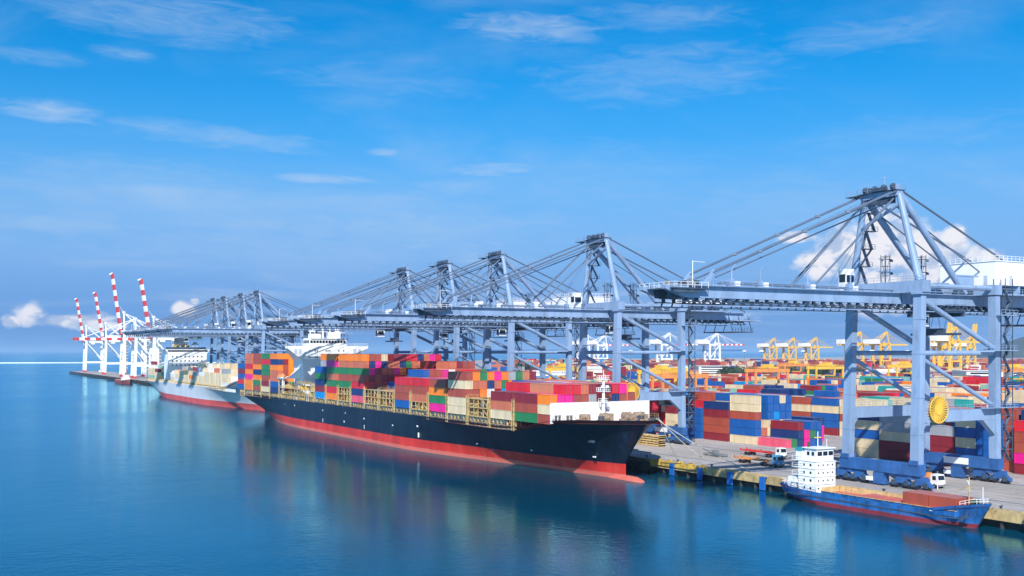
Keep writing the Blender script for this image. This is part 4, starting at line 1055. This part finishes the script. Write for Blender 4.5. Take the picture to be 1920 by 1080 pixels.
# rubber-tyred gantries in the yard
def rtg(colr='orange_paint'):
    root = empty('yard_gantry')
    for x in (-11.8, 11.8):
        for y in (-4, 4):
            k = MB(); k.bar((x, y, 1.6), (x, y*.9, 18.2), 1.0, 1.0, colr); k.build('leg', root)
        k = MB(); k.box((x-.6, -5, 1.0), (x+.6, 5, 2.2), colr); k.build('sill_beam', root)
        for y in (-5, -3, 3, 5): k = MB(); k.tube((x-.4, y, .75), (x+.4, y, .75), .75, 'rubber', 12); k.build('wheel', root)
    for y in (-3.6, 3.6):
        k = MB(); k.box((-13, y-.5, 18.2), (13, y+.5, 20.0), colr); k.rail([(-13, y-.6, 20), (13, y-.6, 20)], 1.1, colr, 2, .08); k.build('girder', root)
    k = MB(); k.box((-3, -4.4, 20.2), (4, 4.4, 21), 'yellow_paint'); k.box((-2, -3, 21), (2, 3, 22.6), 'yellow_paint'); k.box((4, -1.5, 15.6), (6, .6, 18.0), 'white_paint'); k.build('trolley', root)
    k = MB(); k.box((-1.2, -6, 14), (1.2, 6, 14.6), 'yellow_paint')
    for dx in (-.8, .8): k.tube((dx, 0, 14.6), (dx, 0, 20.2), .06, 'cable', 5)
    k.build('spreader', root)
    k = MB(); k.box((11.2, -2, 2.4), (13.6, 2.5, 5.2), 'white_paint'); k.build('generator_box', root)
    return root
rp = rtg(); ry = rtg('yellow_paint')
RT = [(1455, 600, 0, 'orange yard gantry standing over containers seen past the pink container'), (1535, 690, 1, 'yellow yard gantry just past the waterside leg of the big crane'), (1890, 600, 0, 'orange yard gantry by the stair tower of the big crane'),
      (1250, 560, 1, 'yellow yard gantry directly behind the second crane\'s landside leg'), (1305, 470, 0, 'orange yard gantry just beside the second crane\'s stair tower'),
      (1042, 640, 1, 'yellow yard gantry seen between the third crane and the black ship\'s bow mast'), (1475, 820, 0, 'orange yard gantry standing before the dark tree belt'),
      (1690, 760, 1, 'yellow yard gantry framed by the big crane\'s portal')]
n0 = [0, 0]
for px, D, kind, lab in RT:
    x, y = P(px, z=GZ, D=D); x = 241+25*round((x-241)/25)
    src = (rp, ry)[kind]
    o = src if n0[kind] == 0 else copy_tree(src); n0[kind] += 1
    o.location = (x, y, GZ); tag(o, lab, 'yard crane', 'gantries in the container yard')

# ================================================================ yard containers
def yard_h(v, u_): return 0
YC = ['cream']*7+['rust red']*5+['maroon']*4+['blue']*5+['navy']*2+['red']*2+['terracotta']*2+['orange', 'green', 'white', 'teal', 'pale green', 'grey', 'sky blue', 'rust red', 'cream', 'blue', 'cream']
TN = ['lowest', 'second', 'third', 'fourth', 'fifth', 'sixth', 'seventh']
FRONT = {  # u0: (length, colours from the ground up) of the row nearest the quay
    155.3: (12.19, ['maroon', 'magenta', 'rust red', 'rust red', 'red']), 172.2: (6.06, ['cream', 'blue', 'blue', 'blue', 'blue']), 178.4: (6.06, ['cream', 'blue', 'cream', 'blue', 'cream']),
    184.7: (12.19, ['maroon', 'maroon', 'maroon', 'grey']), 197.1: (12.19, ['maroon', 'maroon', 'cream', 'grey', 'grey']), 209.5: (12.19, ['cream', 'cream', 'blue', 'cream', 'navy']),
    246.0: (12.19, ['pink']), 259.5: (12.19, ['cream', 'blue', 'blue', 'rust red', 'cream', 'cream']), 273.0: (12.19, ['maroon', 'rust red', 'rust red', 'maroon', 'navy']),
    286.6: (12.19, ['blue', 'blue', 'blue', 'blue']), 300.2: (6.06, ['cream', 'cream', 'cream', 'maroon'])}
fi = 0
for u0_, (ln, cols) in sorted(FRONT.items()):
    for tz, c in enumerate(cols):
        put_box(234.5, u0_, GZ+.02+tz*TH, ln, c, '%s container in the yard\'s quayside row, %s stack along, %s tier' % (c, NUM[fi], TN[tz]), 'near')
    fi += 1
slots = []
u_ = 140.0
SECT = [(128, 222), (246, 430), (450, 640), (662, 860)]
for bi in range(20):
    v0 = 234.5+25*bi
    if v0 > 690: break
    for si, (s0, s1) in enumerate(SECT):
        if v0 < 240 and si == 0: s0 = 155.3
        s = s0; ki = 0
        smax = s1
        if v0 > 400 and si == 3: continue
        while s+12.2 <= smax:
            base = rnd.choice([3, 4, 4, 5, 5]) if rnd.random() > .2 else rnd.choice([1, 2])
            if bi == 1 and 235 < s < 285: base = 2
            if ki % 3 == 0 or rnd.random() < .25: dom = rnd.choice(YC)
            if bi > 0 and rnd.random() < .13: s += 13.5; ki += 1; continue
            for r in range(6):
                if bi == 0 and r == 0 and s < 306: continue
                hh = max(0, base+rnd.choice([-2, -1, 0, 0, 0, 1]))
                hh = min(hh, 5 if bi else 6)
                if bi == 0 and 240 < s < 250: hh = [1, 1, 3, 2, 3, 3][r]
                if bi == 0 and s > 258 and s < 300 and r > 1: hh = 6
                if bi > 9 and rnd.random() < .35: hh = min(hh, 2)
                two = rnd.random() < .3
                spec = None
                if bi == 1 and 235 < s < 285:
                    hh = 0
                    if 258 < s < 262 and r < 2: spec = ['magenta', 'magenta', 'navy']
                if bi == 2 and r == 0: spec = {246: ['cream', 'blue', 'cream', 'cream'], 259: ['cream', 'cream', 'rust red', 'cream', 'cream'], 273: ['maroon', 'blue', 'blue', 'cream', 'blue'], 286: ['blue', 'teal', 'rust red', 'cream', 'rust red'], 300: ['blue', 'blue', 'navy', 'blue', 'blue']}.get(int(s))
                if spec: hh = len(spec); two = False
                for tz in range(hh):
                    for part in range(2 if two else 1):
                        c = dom if rnd.random() < .58 else (rnd.choice(YC) if rnd.random() > .03 else 'magenta')
                        if bi == 0 and 240 < s < 250 and tz < 3 and part == 0: c = {1: ['green'], 2: ['navy', 'navy', 'maroon'], 3: ['magenta', 'magenta']}.get(r, [c]*3)[min(tz, len({1: ['green'], 2: [1, 1, 1], 3: [1, 1]}.get(r, [1, 1, 1]))-1)]
                        if spec: c = spec[tz]
                        put_box(v0+r*2.62, s+part*6.14, GZ+.02+tz*TH, 6.06 if two else 12.19, c,
                                '%s container, %s block inland, %s row, %s bay of %s section, %s tier' % (c, NUM[bi], NUM[r], NUM[ki]+(' half' if part else ''), NUM[si], TN[tz]), 'near' if (v0 < 330 and s < 430) else 'yard')
            s += 13.5; ki += 1
# cream flat racks piled by the second crane are separate; far yards:
def far_block(px0, px1, D0, D1, hmax, dens=.8, cols=YC):
    D = D0
    while D < D1:
        px = px0
        while px < px1:
            if rnd.random() < dens:
                x, y = P(px, z=GZ, D=D+rnd.uniform(-6, 6)); x = round(x/2.62)*2.62; y = round(y/13.0)*13.0
                hh = rnd.randint(1, hmax); dom = rnd.choice(cols)
                for r in range(rnd.choice([1, 2, 4])):
                    for tz in range(hh): put_box(x+r*2.62, y, GZ+.02+tz*TH, 12.19, dom if rnd.random() < .85 else rnd.choice(cols), '', 'far')
            px += 17000/D
        D *= 1.035
WARM = ['rust red']*8+['maroon']*7+['terracotta']*5+['red', 'grey', 'blue', 'cream', 'cream', 'white', 'navy', 'tan']
far_block(930, 1310, 1150, 2600, 5, .75, YC+WARM)
far_block(1290, 2050, 1700, 2450, 5, .8, WARM)
far_block(1700, 2100, 1000, 1500, 4, .5, YC)
far_block(1560, 1720, 860, 980, 3, .6, YC)
for i in range(46):
    s = 640+i*5.2; put_box(300+rnd.random()*60, s, GZ+.02, 12.19, rnd.choice(WARM), '', 'far')

# which boxes show largest: rays from the camera over the container boxes and the big occluders
def choose(N):
    vs, fs, own = [], [], []
    for i, b_ in enumerate(BOXES):
        if b_['place'] in ('far', 'yard'): continue
        o = len(vs); x0, y0, z0 = b_['x'], b_['y'], b_['z']; x1, y1, z1 = x0+b_['w'], y0+b_['l'], z0+TH-.03
        vs += [(x0, y0, z0), (x1, y0, z0), (x1, y1, z0), (x0, y1, z0), (x0, y0, z1), (x1, y0, z1), (x1, y1, z1), (x0, y1, z1)]
        for f in ((0, 3, 2, 1), (4, 5, 6, 7), (0, 1, 5, 4), (1, 2, 6, 5), (2, 3, 7, 6), (3, 0, 4, 7)): fs.append(tuple(o+k for k in f)); own.append(i)
    occ = [((BC-16.2, 230, 2), (BC+16.2, 549, 12)), ((BC-16, 239.5, 13), (BC+16, 239.8, 19.7)), ((BC-11.8, 452, 12), (BC+11.8, 466, 34)), ((GC-14, 600, 0), (GC+14, 860, 11))]
    for mi in (158.5, 178): occ += [((188.2, mi-1.2, 5), (190, mi+1.2, 48)), ((214, mi-1, 5), (216, mi+1, 48)), ((189, mi-.7, 18), (215, mi+.7, 20.5))]
    occ += [((188, 156, 6.5), (190, 180, 9))]
    for a, b_ in occ:
        o = len(vs); x0, y0, z0 = a; x1, y1, z1 = b_
        vs += [(x0, y0, z0), (x1, y0, z0), (x1, y1, z0), (x0, y1, z0), (x0, y0, z1), (x1, y0, z1), (x1, y1, z1), (x0, y1, z1)]
        for f in ((0, 3, 2, 1), (4, 5, 6, 7), (0, 1, 5, 4), (1, 2, 6, 5), (2, 3, 7, 6), (3, 0, 4, 7)): fs.append(tuple(o+k for k in f)); own.append(-1)
    bvh = BVHTree.FromPolygons(vs, fs)
    cnt = {}
    for py in range(640, 900, 2):
        for px in range(270, 1920, 2):
            xr, zr = (px-960)/2000, (658-py)/2000
            d = Vector((.872*xr+.4886, .872-.4886*xr, zr)).normalized()
            hit = bvh.ray_cast(Vector((0, 0, CZ)), d)
            if hit[2] is not None and own[hit[2]] >= 0: cnt[own[hit[2]]] = cnt.get(own[hit[2]], 0)+1
    return cnt
CNT = choose(300)
order = sorted(CNT, key=lambda i: -CNT[i])
INDIV = set(order[:296])
CM = {}


def container_mesh(c, l, w):
    key = (c, round(l, 2), w)
    if key in CM: return CM[key]
    m = 'box_'+c.replace(' ', '_'); k = MB(); h = TH-.03; p = .16
    k.box((.06, .08, .12), (w-.06, l-.08, h-.04), m)
    for x in (0, w-p):
        for y in (0, l-p): k.box((x, y, 0), (x+p, y+p, h), m)
        k.box((x, p, 0), (x+p, l-p, .17), m); k.box((x, p, h-.13), (x+p, l-p, h-.005), m)
    for y in (0, l-p): k.box((p, y, 0), (w-p, y+p, .17), m); k.box((p, y, h-.13), (w-p, y+p, h-.005), m)
    for x in (.45, .85, w-.9, w-.5): k.box((x, .03, .2), (x+.05, .078, h-.15), 'cable')
    if c in ('white', 'blue', 'rust red', 'red'): k.box((w/2+.2, .066, h*.70), (w/2+.5, .079, h*.82), 'cable')
    me_o = k.build('container'); me = me_o.data; bpy.data.objects.remove(me_o); CM[key] = me
    return me


for i in sorted(INDIV):
    b_ = BOXES[i]
    o = bpy.data.objects.new('shipping_container', container_mesh(b_['c'], b_['l'], b_['w'])); C.objects.link(o)
    o.location = (b_['x'], b_['y'], b_['z']); tag(o, b_['lab'], 'container', 'shipping containers')
rest = MB()
for i, b_ in enumerate(BOXES):
    if i in INDIV: continue
    rest.box((b_['x'], b_['y'], b_['z']), (b_['x']+b_['w'], b_['y']+b_['l'], b_['z']+TH-.04), 'box_'+b_['c'].replace(' ', '_'))
tag(rest.build('stacked_containers'), 'the remaining multicoloured containers stacked on the ships and through the yards', 'containers', None, 'stuff')

# ================================================================ quay furniture
for i in range(14):
    u_ = 123.6+i*11.7
    if u_ > 236: break
    k = MB(); k.box((QX-1.35, u_-.9, .15), (QX-.95, u_+.9, 3.1), 'fender_blue'); k.box((QX-1.35, u_-.9, 3.1), (QX-.4, u_+.9, 3.25), 'fender_blue'); fo = k.build('quay_fender')
    k2 = MB(); k2.tube((QX-.95, u_, 1.0), (QX-.36, u_, 1.0), .5, 'rubber', 10); k2.tube((QX-.95, u_, 2.4), (QX-.36, u_, 2.4), .5, 'rubber', 10); k2.build('rubber_cone', fo)
    hide = u_ < 190
    tag(fo, 'blue panel fender on the quay face, %s along from the coaster\'s bow' % NUM[i], 'fender', 'blue quay fenders')
k = MB(); k.tube((QX-1.9, 239.5, 1.6), (QX-1.9, 252, 1.6), 1.5, 'rubber', 16)
for y in (241, 244, 247, 250): k.tube((QX-1.9, y, 1.6), (QX-1.9, y+.5, 1.6), 1.62, 'rubber', 16)
tag(k.build('floating_fender'), 'large black floating rubber fender between the black ship\'s bow and the quay', 'fender')
for i in range(12):
    u_ = 131+i*14.0
    k = MB(); k.tube((QX+1.0, u_, GZ), (QX+1.0, u_, GZ+.55), .24, 'crane_dark', 10); k.tube((QX+1.0, u_, GZ+.55), (QX+1.0, u_, GZ+.75), .38, 'crane_dark', 10)
    tag(k.build('mooring_bollard'), 'black mooring bollard at the quay edge, %s from the coaster\'s bow' % NUM[i], 'bollard', 'bollards along the quay edge')
k = MB()
for i in range(5):
    y = 216+i*4.7
    k.box((QX-.75, y, 2.3), (QX+.0, y+4.6, 3.6), 'guard_yellow'); k.box((QX-.5, y+.4, 3.6), (QX+.25, y+1.6, 4.0), 'guard_yellow')
tag(k.build('quay_edge_guard'), 'rusty yellow steel guard along the quay edge ahead of the black ship\'s bow', 'edge guard')
# ropes
def rope(p, q_, sag, lab):
    k = MB(); p, q_ = Vector(p), Vector(q_); n_ = 10; pts = [p.lerp(q_, i/n_)-Vector((0, 0, sag*4*(i/n_)*(1-i/n_))) for i in range(n_+1)]
    for a, b2 in zip(pts, pts[1:]): k.tube(a, b2, .10, 'rope', 5)
    tag(k.build('mooring_rope'), lab, 'rope', 'mooring ropes')
rope((BC+4, 220.5, 16.2), (QX+1, 201, 4.2), 1.0, 'pale mooring rope from the black ship\'s stem, running farthest along the quay')
rope((BC+5.5, 221.5, 16.1), (QX+1, 215, 4.2), .8, 'pale mooring rope from the black ship\'s bow to the second bollard ahead')
rope((BC+9, 226, 15.9), (QX+1, 229, 4.2), .6, 'short pale mooring rope from the black ship\'s quayside bow')
rope((KC+1, 131, 5.4), (QX+1, 131, 4.2), .1, 'short mooring rope from the coaster\'s bow')
# flat racks pile
for i in range(5):
    k = MB(); z = GZ+.02+i*.72; y = 268+(i % 2)*.3; x = 211.8-9+ (i%2)*.2
    k.box((x, y, z+.1), (x+2.4, y+12.0, z+.5), 'hold_cream'); k.box((x, y, z), (x+2.4, y+.3, z+.68), 'hold_cream'); k.box((x, y+11.7, z), (x+2.4, y+12.0, z+.68), 'hold_cream')
    for j in range(6): k.box((x-.05, y+1+j*1.9, z+.06), (x+2.45, y+1.2+j*1.9, z+.55), 'hold_cream')
    tag(k.build('flat_rack'), 'cream folded flat rack piled beneath the second crane, %s from the bottom' % NUM[i], 'flat rack', 'pile of folded flat racks')


# ---------------------------------------------------------------- trucks
def truck(loc, rz, cabc, lab, trailer=True, tcol='red_paint', load=None, group='terminal trucks'):
    root = empty('terminal_truck', loc, rz)         # nose towards -y
    k = MB(); vs = [(-1.15, 0, .7), (1.15, 0, .7), (1.15, 2.1, .7), (-1.15, 2.1, .7), (-1.1, .25, 3.0), (1.1, .25, 3.0), (1.1, 2.0, 3.1), (-1.1, 2.0, 3.1), (-1.15, .02, 1.8), (1.15, .02, 1.8)]
    k.add(vs, [(0, 1, 9, 8), (8, 9, 5, 4), (4, 5, 6, 7), (2, 3, 7, 6), (0, 8, 4, 7), (0, 7, 3), (1, 2, 6), (1, 6, 5), (1, 5, 9)], cabc)
    k.box((-1.2, -.12, .45), (1.2, .1, .85), 'steel_grey'); cab = k.build('cab', root)
    k = MB(); k.add([(-1.0, -.01, 1.85), (1.0, -.01, 1.85), (.96, .2, 2.8), (-.96, .2, 2.8)], [(0, 1, 2, 3)], 'glass_dark')
    k.box((-1.17, .6, 1.85), (-1.12, 1.5, 2.7), 'glass_dark'); k.box((1.12, .6, 1.85), (1.17, 1.5, 2.7), 'glass_dark'); k.build('window', cab)
    for x in (-.85, .85): k = MB(); k.box((x-.2, -.15, .95), (x+.2, -.02, 1.2), 'white_paint'); k.build('headlight', cab)
    k = MB(); k.box((-.5, .3, .6), (.5, 6.2, .95), 'steel_grey'); k.box((-1.1, 2.3, .6), (1.1, 3.3, 1.5), 'steel_grey'); k.build('chassis', root)
    for y in (1.0, 4.6, 5.8):
        for x in (-1.0, 1.0): k = MB(); k.tube((x-.18, y, .5), (x+.18, y, .5), .5, 'rubber', 14); k.tube((x-.2, y, .5), (x+.2, y, .5), .22, 'steel_grey', 8); k.build('wheel', root)
    if trailer:
        k = MB(); k.box((-1.2, 4.2, 1.15), (-.75, 16.6, 1.5), tcol); k.box((.75, 4.2, 1.15), (1.2, 16.6, 1.5), tcol)
        for i in range(8): k.box((-.75, 4.4+i*1.68, 1.2), (.75, 4.75+i*1.68, 1.42), tcol)
        for x in (-1.25, 1.05):
            for y in (4.2, 10.2, 16.3): k.box((x, y, 1.5), (x+.2, y+.3, 1.95), tcol)
        tr = k.build('trailer', root)
        for y in (13.0, 14.3):
            for x in (-1.0, 1.0): k = MB(); k.tube((x-.2, y, .5), (x+.2, y, .5), .5, 'rubber', 14); k.build('wheel', tr)
    tag(root, lab, 'truck', group)
    return root


mat('cab_blue', (.10, .32, .52), .35, vary=.05)
mat('cab_red', (.45, .03, .05), .35, vary=.05)
truck((194.3, 205.5, GZ), 0, 'cab_blue', 'terminal truck with light blue cab and yellow-red trailer, on the apron between the ships', tcol='orange_paint')
truck((210.5, 221.5, GZ), 0, 'white_paint', 'terminal truck with white cab and red skeletal trailer, behind the blue-cabbed one')
truck((195.2, 157.0, GZ), 0, 'white_paint', 'white-cabbed truck beneath the big crane, beside the waterside bogies', trailer=False)
truck((197.5, 194.5, GZ), 0, 'cab_red', 'small dark red truck on the apron behind the coaster\'s deckhouse', trailer=False)
for i, (x, y, c_, lab) in enumerate([(205, 166, 'orange_paint', 'orange steel spreader frame lying on the ground under the big crane'), (198, 233, 'steel_grey', 'grey lifting frame lying on the apron under the second crane')]):
    k = MB(); k.box((x, y, GZ+.3), (x+.4, y+8, GZ+.8), c_); k.box((x+2, y, GZ+.3), (x+2.4, y+8, GZ+.8), c_)
    for d in (0, 2.5, 5.2, 7.7): k.box((x+.4, y+d, GZ+.3), (x+2, y+d+.3, GZ+.7), c_)
    k.box((x+.6, y+3, GZ+.7), (x+1.8, y+5, GZ+1.7), c_)
    for d in (.2, 7.4): k.box((x+.02, y+d, GZ), (x+2.38, y+d+.3, GZ+.3), c_)
    tag(k.build('lifting_frame'), lab, 'lifting frame')


# ---------------------------------------------------------------- people on the apron (tiny)
def person(loc, rz, shirt, lab):
    import bmesh
    me = bpy.data.meshes.new('person'); J = {'pel': (0, 0, .92), 'ch': (0, 0, 1.3), 'nk': (0, 0, 1.5), 'hd': (0, 0, 1.68), 'top': (0, 0, 1.76), 'ls': (-.19, 0, 1.42), 'le': (-.26, .02, 1.13), 'lh': (-.26, -.08, .88), 'rs': (.19, 0, 1.42), 're': (.27, .03, 1.14), 'rh': (.25, -.1, .9),
         'lk': (-.11, -.03, .5), 'lf': (-.12, .04, .08), 'lt': (-.12, -.14, .04), 'rk': (.11, -.08, .5), 'rf': (.12, -.06, .08), 'rt': (.12, -.24, .04), 'lp': (-.1, 0, .88), 'rp': (.1, 0, .88)}
    E = [('pel', 'ch'), ('ch', 'nk'), ('nk', 'hd'), ('hd', 'top'), ('ch', 'ls'), ('ls', 'le'), ('le', 'lh'), ('ch', 'rs'), ('rs', 're'), ('re', 'rh'), ('pel', 'lp'), ('lp', 'lk'), ('lk', 'lf'), ('lf', 'lt'), ('pel', 'rp'), ('rp', 'rk'), ('rk', 'rf'), ('rf', 'rt')]
    ks = list(J); me.from_pydata([J[a] for a in ks], [(ks.index(a), ks.index(b2)) for a, b2 in E], [])
    me.materials.append(MATS[shirt])
    o = bpy.data.objects.new('person', me); C.objects.link(o); o.location = loc; o.rotation_euler = (0, 0, rz)
    md = o.modifiers.new('skin', 'SKIN'); sv = me.skin_vertices[0].data
    rad = {'pel': .15, 'ch': .16, 'nk': .06, 'hd': .10, 'top': .07, 'ls': .07, 'le': .045, 'lh': .04, 'rs': .07, 're': .045, 'rh': .04, 'lk': .06, 'rk': .06, 'lf': .05, 'rf': .05, 'lt': .04, 'rt': .04, 'lp': .09, 'rp': .09}
    for i, a in enumerate(ks): sv[i].radius = (rad[a], rad[a]); sv[i].use_root = a == 'pel'
    o.modifiers.new('sub', 'SUBSURF').render_levels = 1
    k = MB(); k.tube((0, 0, 1.74), (0, 0, 1.86), .13, 'yellow_paint', 10, .06); k.build('helmet', o)
    tag(o, lab, 'person'); return o


person((193.2, 156.5, GZ), .6, 'white_paint', 'person in pale clothes and yellow helmet walking beside the white-cabbed truck')

# ================================================================ buildings, trees, masts
def warehouse(px0, px1, D, depth, wallh, roofh, wall, roof, name, lab, fl=0):
    (x0, y0), (x1, y1) = P(px0, z=GZ, D=D), P(px1, z=GZ, D=D)
    d = Vector((x1-x0, y1-y0, 0)); L = d.length; d.normalize(); nrm = Vector((-d.y, d.x, 0))
    if nrm.y < 0: nrm = -nrm
    root = empty(name, (x0, y0, GZ), math.atan2(d.y, d.x))
    k = MB(); k.box((0, 0, 0), (L, depth, wallh), wall); w = k.build('wall', root)
    k = MB()
    k.add([(-1, -1, wallh+.01), (L+1, -1, wallh+.01), (L+1, depth+1, wallh+.01), (-1, depth+1, wallh+.01), (-1, depth/2, wallh+roofh), (L+1, depth/2, wallh+roofh)], [(0, 1, 5, 4), (2, 3, 4, 5), (1, 2, 5), (3, 0, 4), (0, 3, 2, 1)], roof)
    k.build('roof', root)
    floors = fl or 1
    for f in range(floors):
        z = 1.5+f*(wallh-1.2)/floors
        k = MB(); k.box((3, -.12, z), (L-3, -.02, z+min(2.0, wallh/floors*.45)), 'glass_dark'); k.build('window_band', root)
    tag(root, lab, 'building')
    return root


warehouse(1600, 1692, 985, 46, 3.5, 6.5, 'roof_teal', 'roof_teal', 'warehouse', 'low warehouse with broad turquoise roof, seen through the big crane\'s portal')
warehouse(1310, 1372, 1330, 40, 11, .6, 'wall_white', 'wall_white', 'office_building', 'white multi-storey building below the nearer distant white crane', 4)
warehouse(1812, 1880, 900, 30, 13, .5, 'wall_white', 'wall_white', 'office_building', 'white building with ribbon windows beside the big crane\'s landside leg', 4)
warehouse(1812, 1872, 760, 34, 5, .8, 'wall_white', 'wall_white', 'shed', 'long white low shed in front of the ribbon-windowed building', 2)
warehouse(1885, 1960, 1050, 40, 16, .5, 'wall_white', 'wall_white', 'office_building', 'white building at the frame edge beyond the stair tower', 5)
warehouse(1600, 1640, 1160, 30, 5, 4, 'wall_white', 'wall_white', 'shed', 'small white gabled shed beyond the turquoise roof', 1)
warehouse(1652, 1680, 1170, 30, 6, 4, 'wall_white', 'wall_white', 'shed', 'second small white gabled shed beside the tree belt', 1)
warehouse(1480, 1640, 1250, 60, 7, 6, 'roof_rust', 'roof_rust', 'warehouse', 'long brick-red roofed warehouse behind the dark tree belt')
warehouse(930, 1000, 1500, 60, 8, 6, 'wall_white', 'roof_rust', 'warehouse', 'pale warehouse with rusty roof beyond the black ship\'s forward bays')
warehouse(1000, 1060, 1080, 40, 8, 2, 'wall_white', 'wall_white', 'warehouse', 'white shed beyond the black ship, beside the yellow gantry')
warehouse(1085, 1180, 1300, 50, 8, 3, 'wall_white', 'wall_white', 'warehouse', 'pale warehouse behind the second crane\'s waterside legs')
warehouse(1180, 1290, 1500, 60, 9, 5, 'roof_rust', 'roof_rust', 'warehouse', 'rust-roofed warehouse inland of the second crane')
warehouse(1190, 1300, 900, 40, 6, 1, 'wall_white', 'wall_white', 'warehouse', 'white flat-roofed shed just inland of the second crane')


def tree(x, y, h, lab):
    root = empty('tree', (x, y, GZ))
    k = MB(); k.tube((0, 0, 0), (.2, .1, h*.5), .3, 'trunk_bark', 6, .15); k.tube((.2, .1, h*.45), (1.4, .4, h*.7), .14, 'trunk_bark', 5, .05); k.tube((.1, .1, h*.4), (-1.2, -.4, h*.68), .14, 'trunk_bark', 5, .05); k.build('trunk', root)
    k = MB(); rr_ = random.Random(int(x*7+y))
    for c in range(9):
        cx, cy, cz = rr_.gauss(0, h*.2), rr_.gauss(0, h*.2), h*(.45+.4*rr_.random()); cr = h*(.14+.1*rr_.random())
        for i in range(34):
            d = Vector((rr_.gauss(0, 1), rr_.gauss(0, 1), rr_.gauss(0, .8))).normalized()*cr*rr_.uniform(.55, 1.05); p = Vector((cx, cy, cz))+d
            a = Vector((rr_.gauss(0, 1), rr_.gauss(0, 1), rr_.gauss(0, 1))).normalized(); b2 = a.orthogonal().normalized(); s_ = h*.055
            k.add([p-a*s_, p-b2*s_*.7, p+a*s_, p+b2*s_*.7], [(0, 1, 2, 3)], 'leaf_green')
    k.build('crown', root); tag(root, lab, 'tree', 'trees in the belt beyond the yard'); return root


protos = [tree(0, 0, h_, 'dark green bushy tree in the belt beyond the yard') for h_ in (12, 9, 14)]
TP = []
rt = random.Random(5)
for i in range(64):
    px = rt.uniform(1365, 1600); D = rt.uniform(1010, 1200); TP.append(P(px, z=GZ, D=D))
for i in range(8): TP.append(P(rt.uniform(1690, 1725), z=GZ, D=rt.uniform(880, 1000)))
for i in range(10): TP.append(P(rt.uniform(1165, 1215), z=GZ, D=rt.uniform(1300, 1400)))
for i in range(9): TP.append(P(rt.uniform(975, 1000), z=GZ, D=rt.uniform(1200, 1300)))
for i, (x, y) in enumerate(TP):
    o = protos[i] if i < 3 else copy_tree(protos[i % 3])
    o.location = (x, y, GZ); o.rotation_euler = (0, 0, rt.uniform(0, 6)); s_ = rt.uniform(.8, 1.25); o.scale = (s_*1.25, s_*1.25, s_)
ML = [(1427, 900, 'beyond the orange yard gantry'), (1505, 1100, 'before the tree belt'), (1634, 620, 'seen between the legs of the big crane'), (1182, 800, 'just inland of the second crane'), (1090, 900, 'above the black ship\'s forward stacks'), (965, 900, 'beyond the third crane'), (1395, 1150, 'by the white multi-storey building'), (1700, 900, 'near the turquoise roof')]
for px, D, lab in ML:
    x, y = P(px, z=GZ, D=D); k = MB(); k.tube((x, y, GZ), (x, y, GZ+30), .45, 'steel_grey', 8, .22); k.tube((x, y, GZ+29.6), (x, y, GZ+30.6), 1.6, 'white_paint', 12)
    for i in range(8):
        t = i*math.pi/4; k.box((x+1.7*math.cos(t)-.3, y+1.7*math.sin(t)-.3, GZ+29.3), (x+1.7*math.cos(t)+.3, y+1.7*math.sin(t)+.3, GZ+30.0), 'white_paint')
    tag(k.build('floodlight_mast'), 'tall grey floodlight mast '+lab, 'light mast', 'floodlight masts in the yard')
mat('terracotta_deck', (.40, .20, .14), .7)
# small supply boat at the far pier
sb = empty('supply_boat'); tag(sb, 'small red and white supply boat lying at the far pier beyond the grey ship', 'boat')
hull('hull', sb, 188, 1120, 60, lambda s: lerp_tab([(0, 5), (12, 3.6), (60, 3.2)], s), [(0, .3), (.1, 4), (.2, 6), (1, 6)], [(0, .3), (.15, 3), (.3, 6), (.9, 6), (1, 4)], lambda z: 0, lambda z: 60, -1, 'deck_red', 'boot_old', 1.2, n=20)
k = MB(); k.box((184.5, 1138, 3), (191.5, 1150, 6.5), 'white_paint'); k.box((185.5, 1139, 6.5), (190.5, 1145, 8.8), 'white_paint'); k.tube((188, 1140, 8.8), (188, 1140, 14), .2, 'orange_paint', 6); k.box((183, 1155, 3), (193, 1176, 4.2), 'terracotta_deck'); k.build('deckhouse', sb)
# vehicles and clutter on the far pier
for i, (x, y) in enumerate([(222, 1560), (226, 1400), (224, 1230)]):
    k = MB(); k.box((x, y, GZ+.5), (x+2.4, y+7, GZ+3.2), 'white_paint'); k.box((x+.2, y-1.8, GZ+.5), (x+2.2, y-.05, GZ+2.6), 'white_paint')
    for d in (-1, 1.5, 5.5):
        for dx in (.1, 2.1): k.tube((x+dx, y+d, GZ+.45), (x+dx+.25, y+d, GZ+.45), .45, 'rubber', 8)
    tag(k.build('box_van'), 'small white box van on the far pier, %s' % ['near its outer tip', 'between the white cranes', 'beneath the tallest white crane'][i], 'van')

# ================================================================ haze
hz = MB(); hm_ = bpy.data.materials.new('haze_air'); hm_.use_nodes = True; t = NT(hm_.node_tree); t.n.clear()
ho = t.new('ShaderNodeOutputMaterial'); pv = t.new('ShaderNodeVolumePrincipled')
pv.inputs['Color'].default_value = (.50, .74, 1.0, 1); pv.inputs['Density'].default_value = 6e-5; pv.inputs['Anisotropy'].default_value = .1
t.l.new(pv.outputs[0], ho.inputs['Volume'])
hz.box((-61000, -4000, -1.5), (61000, 81000, 150), hm_)
tag(hz.build('haze'), None, None, None, 'stuff')
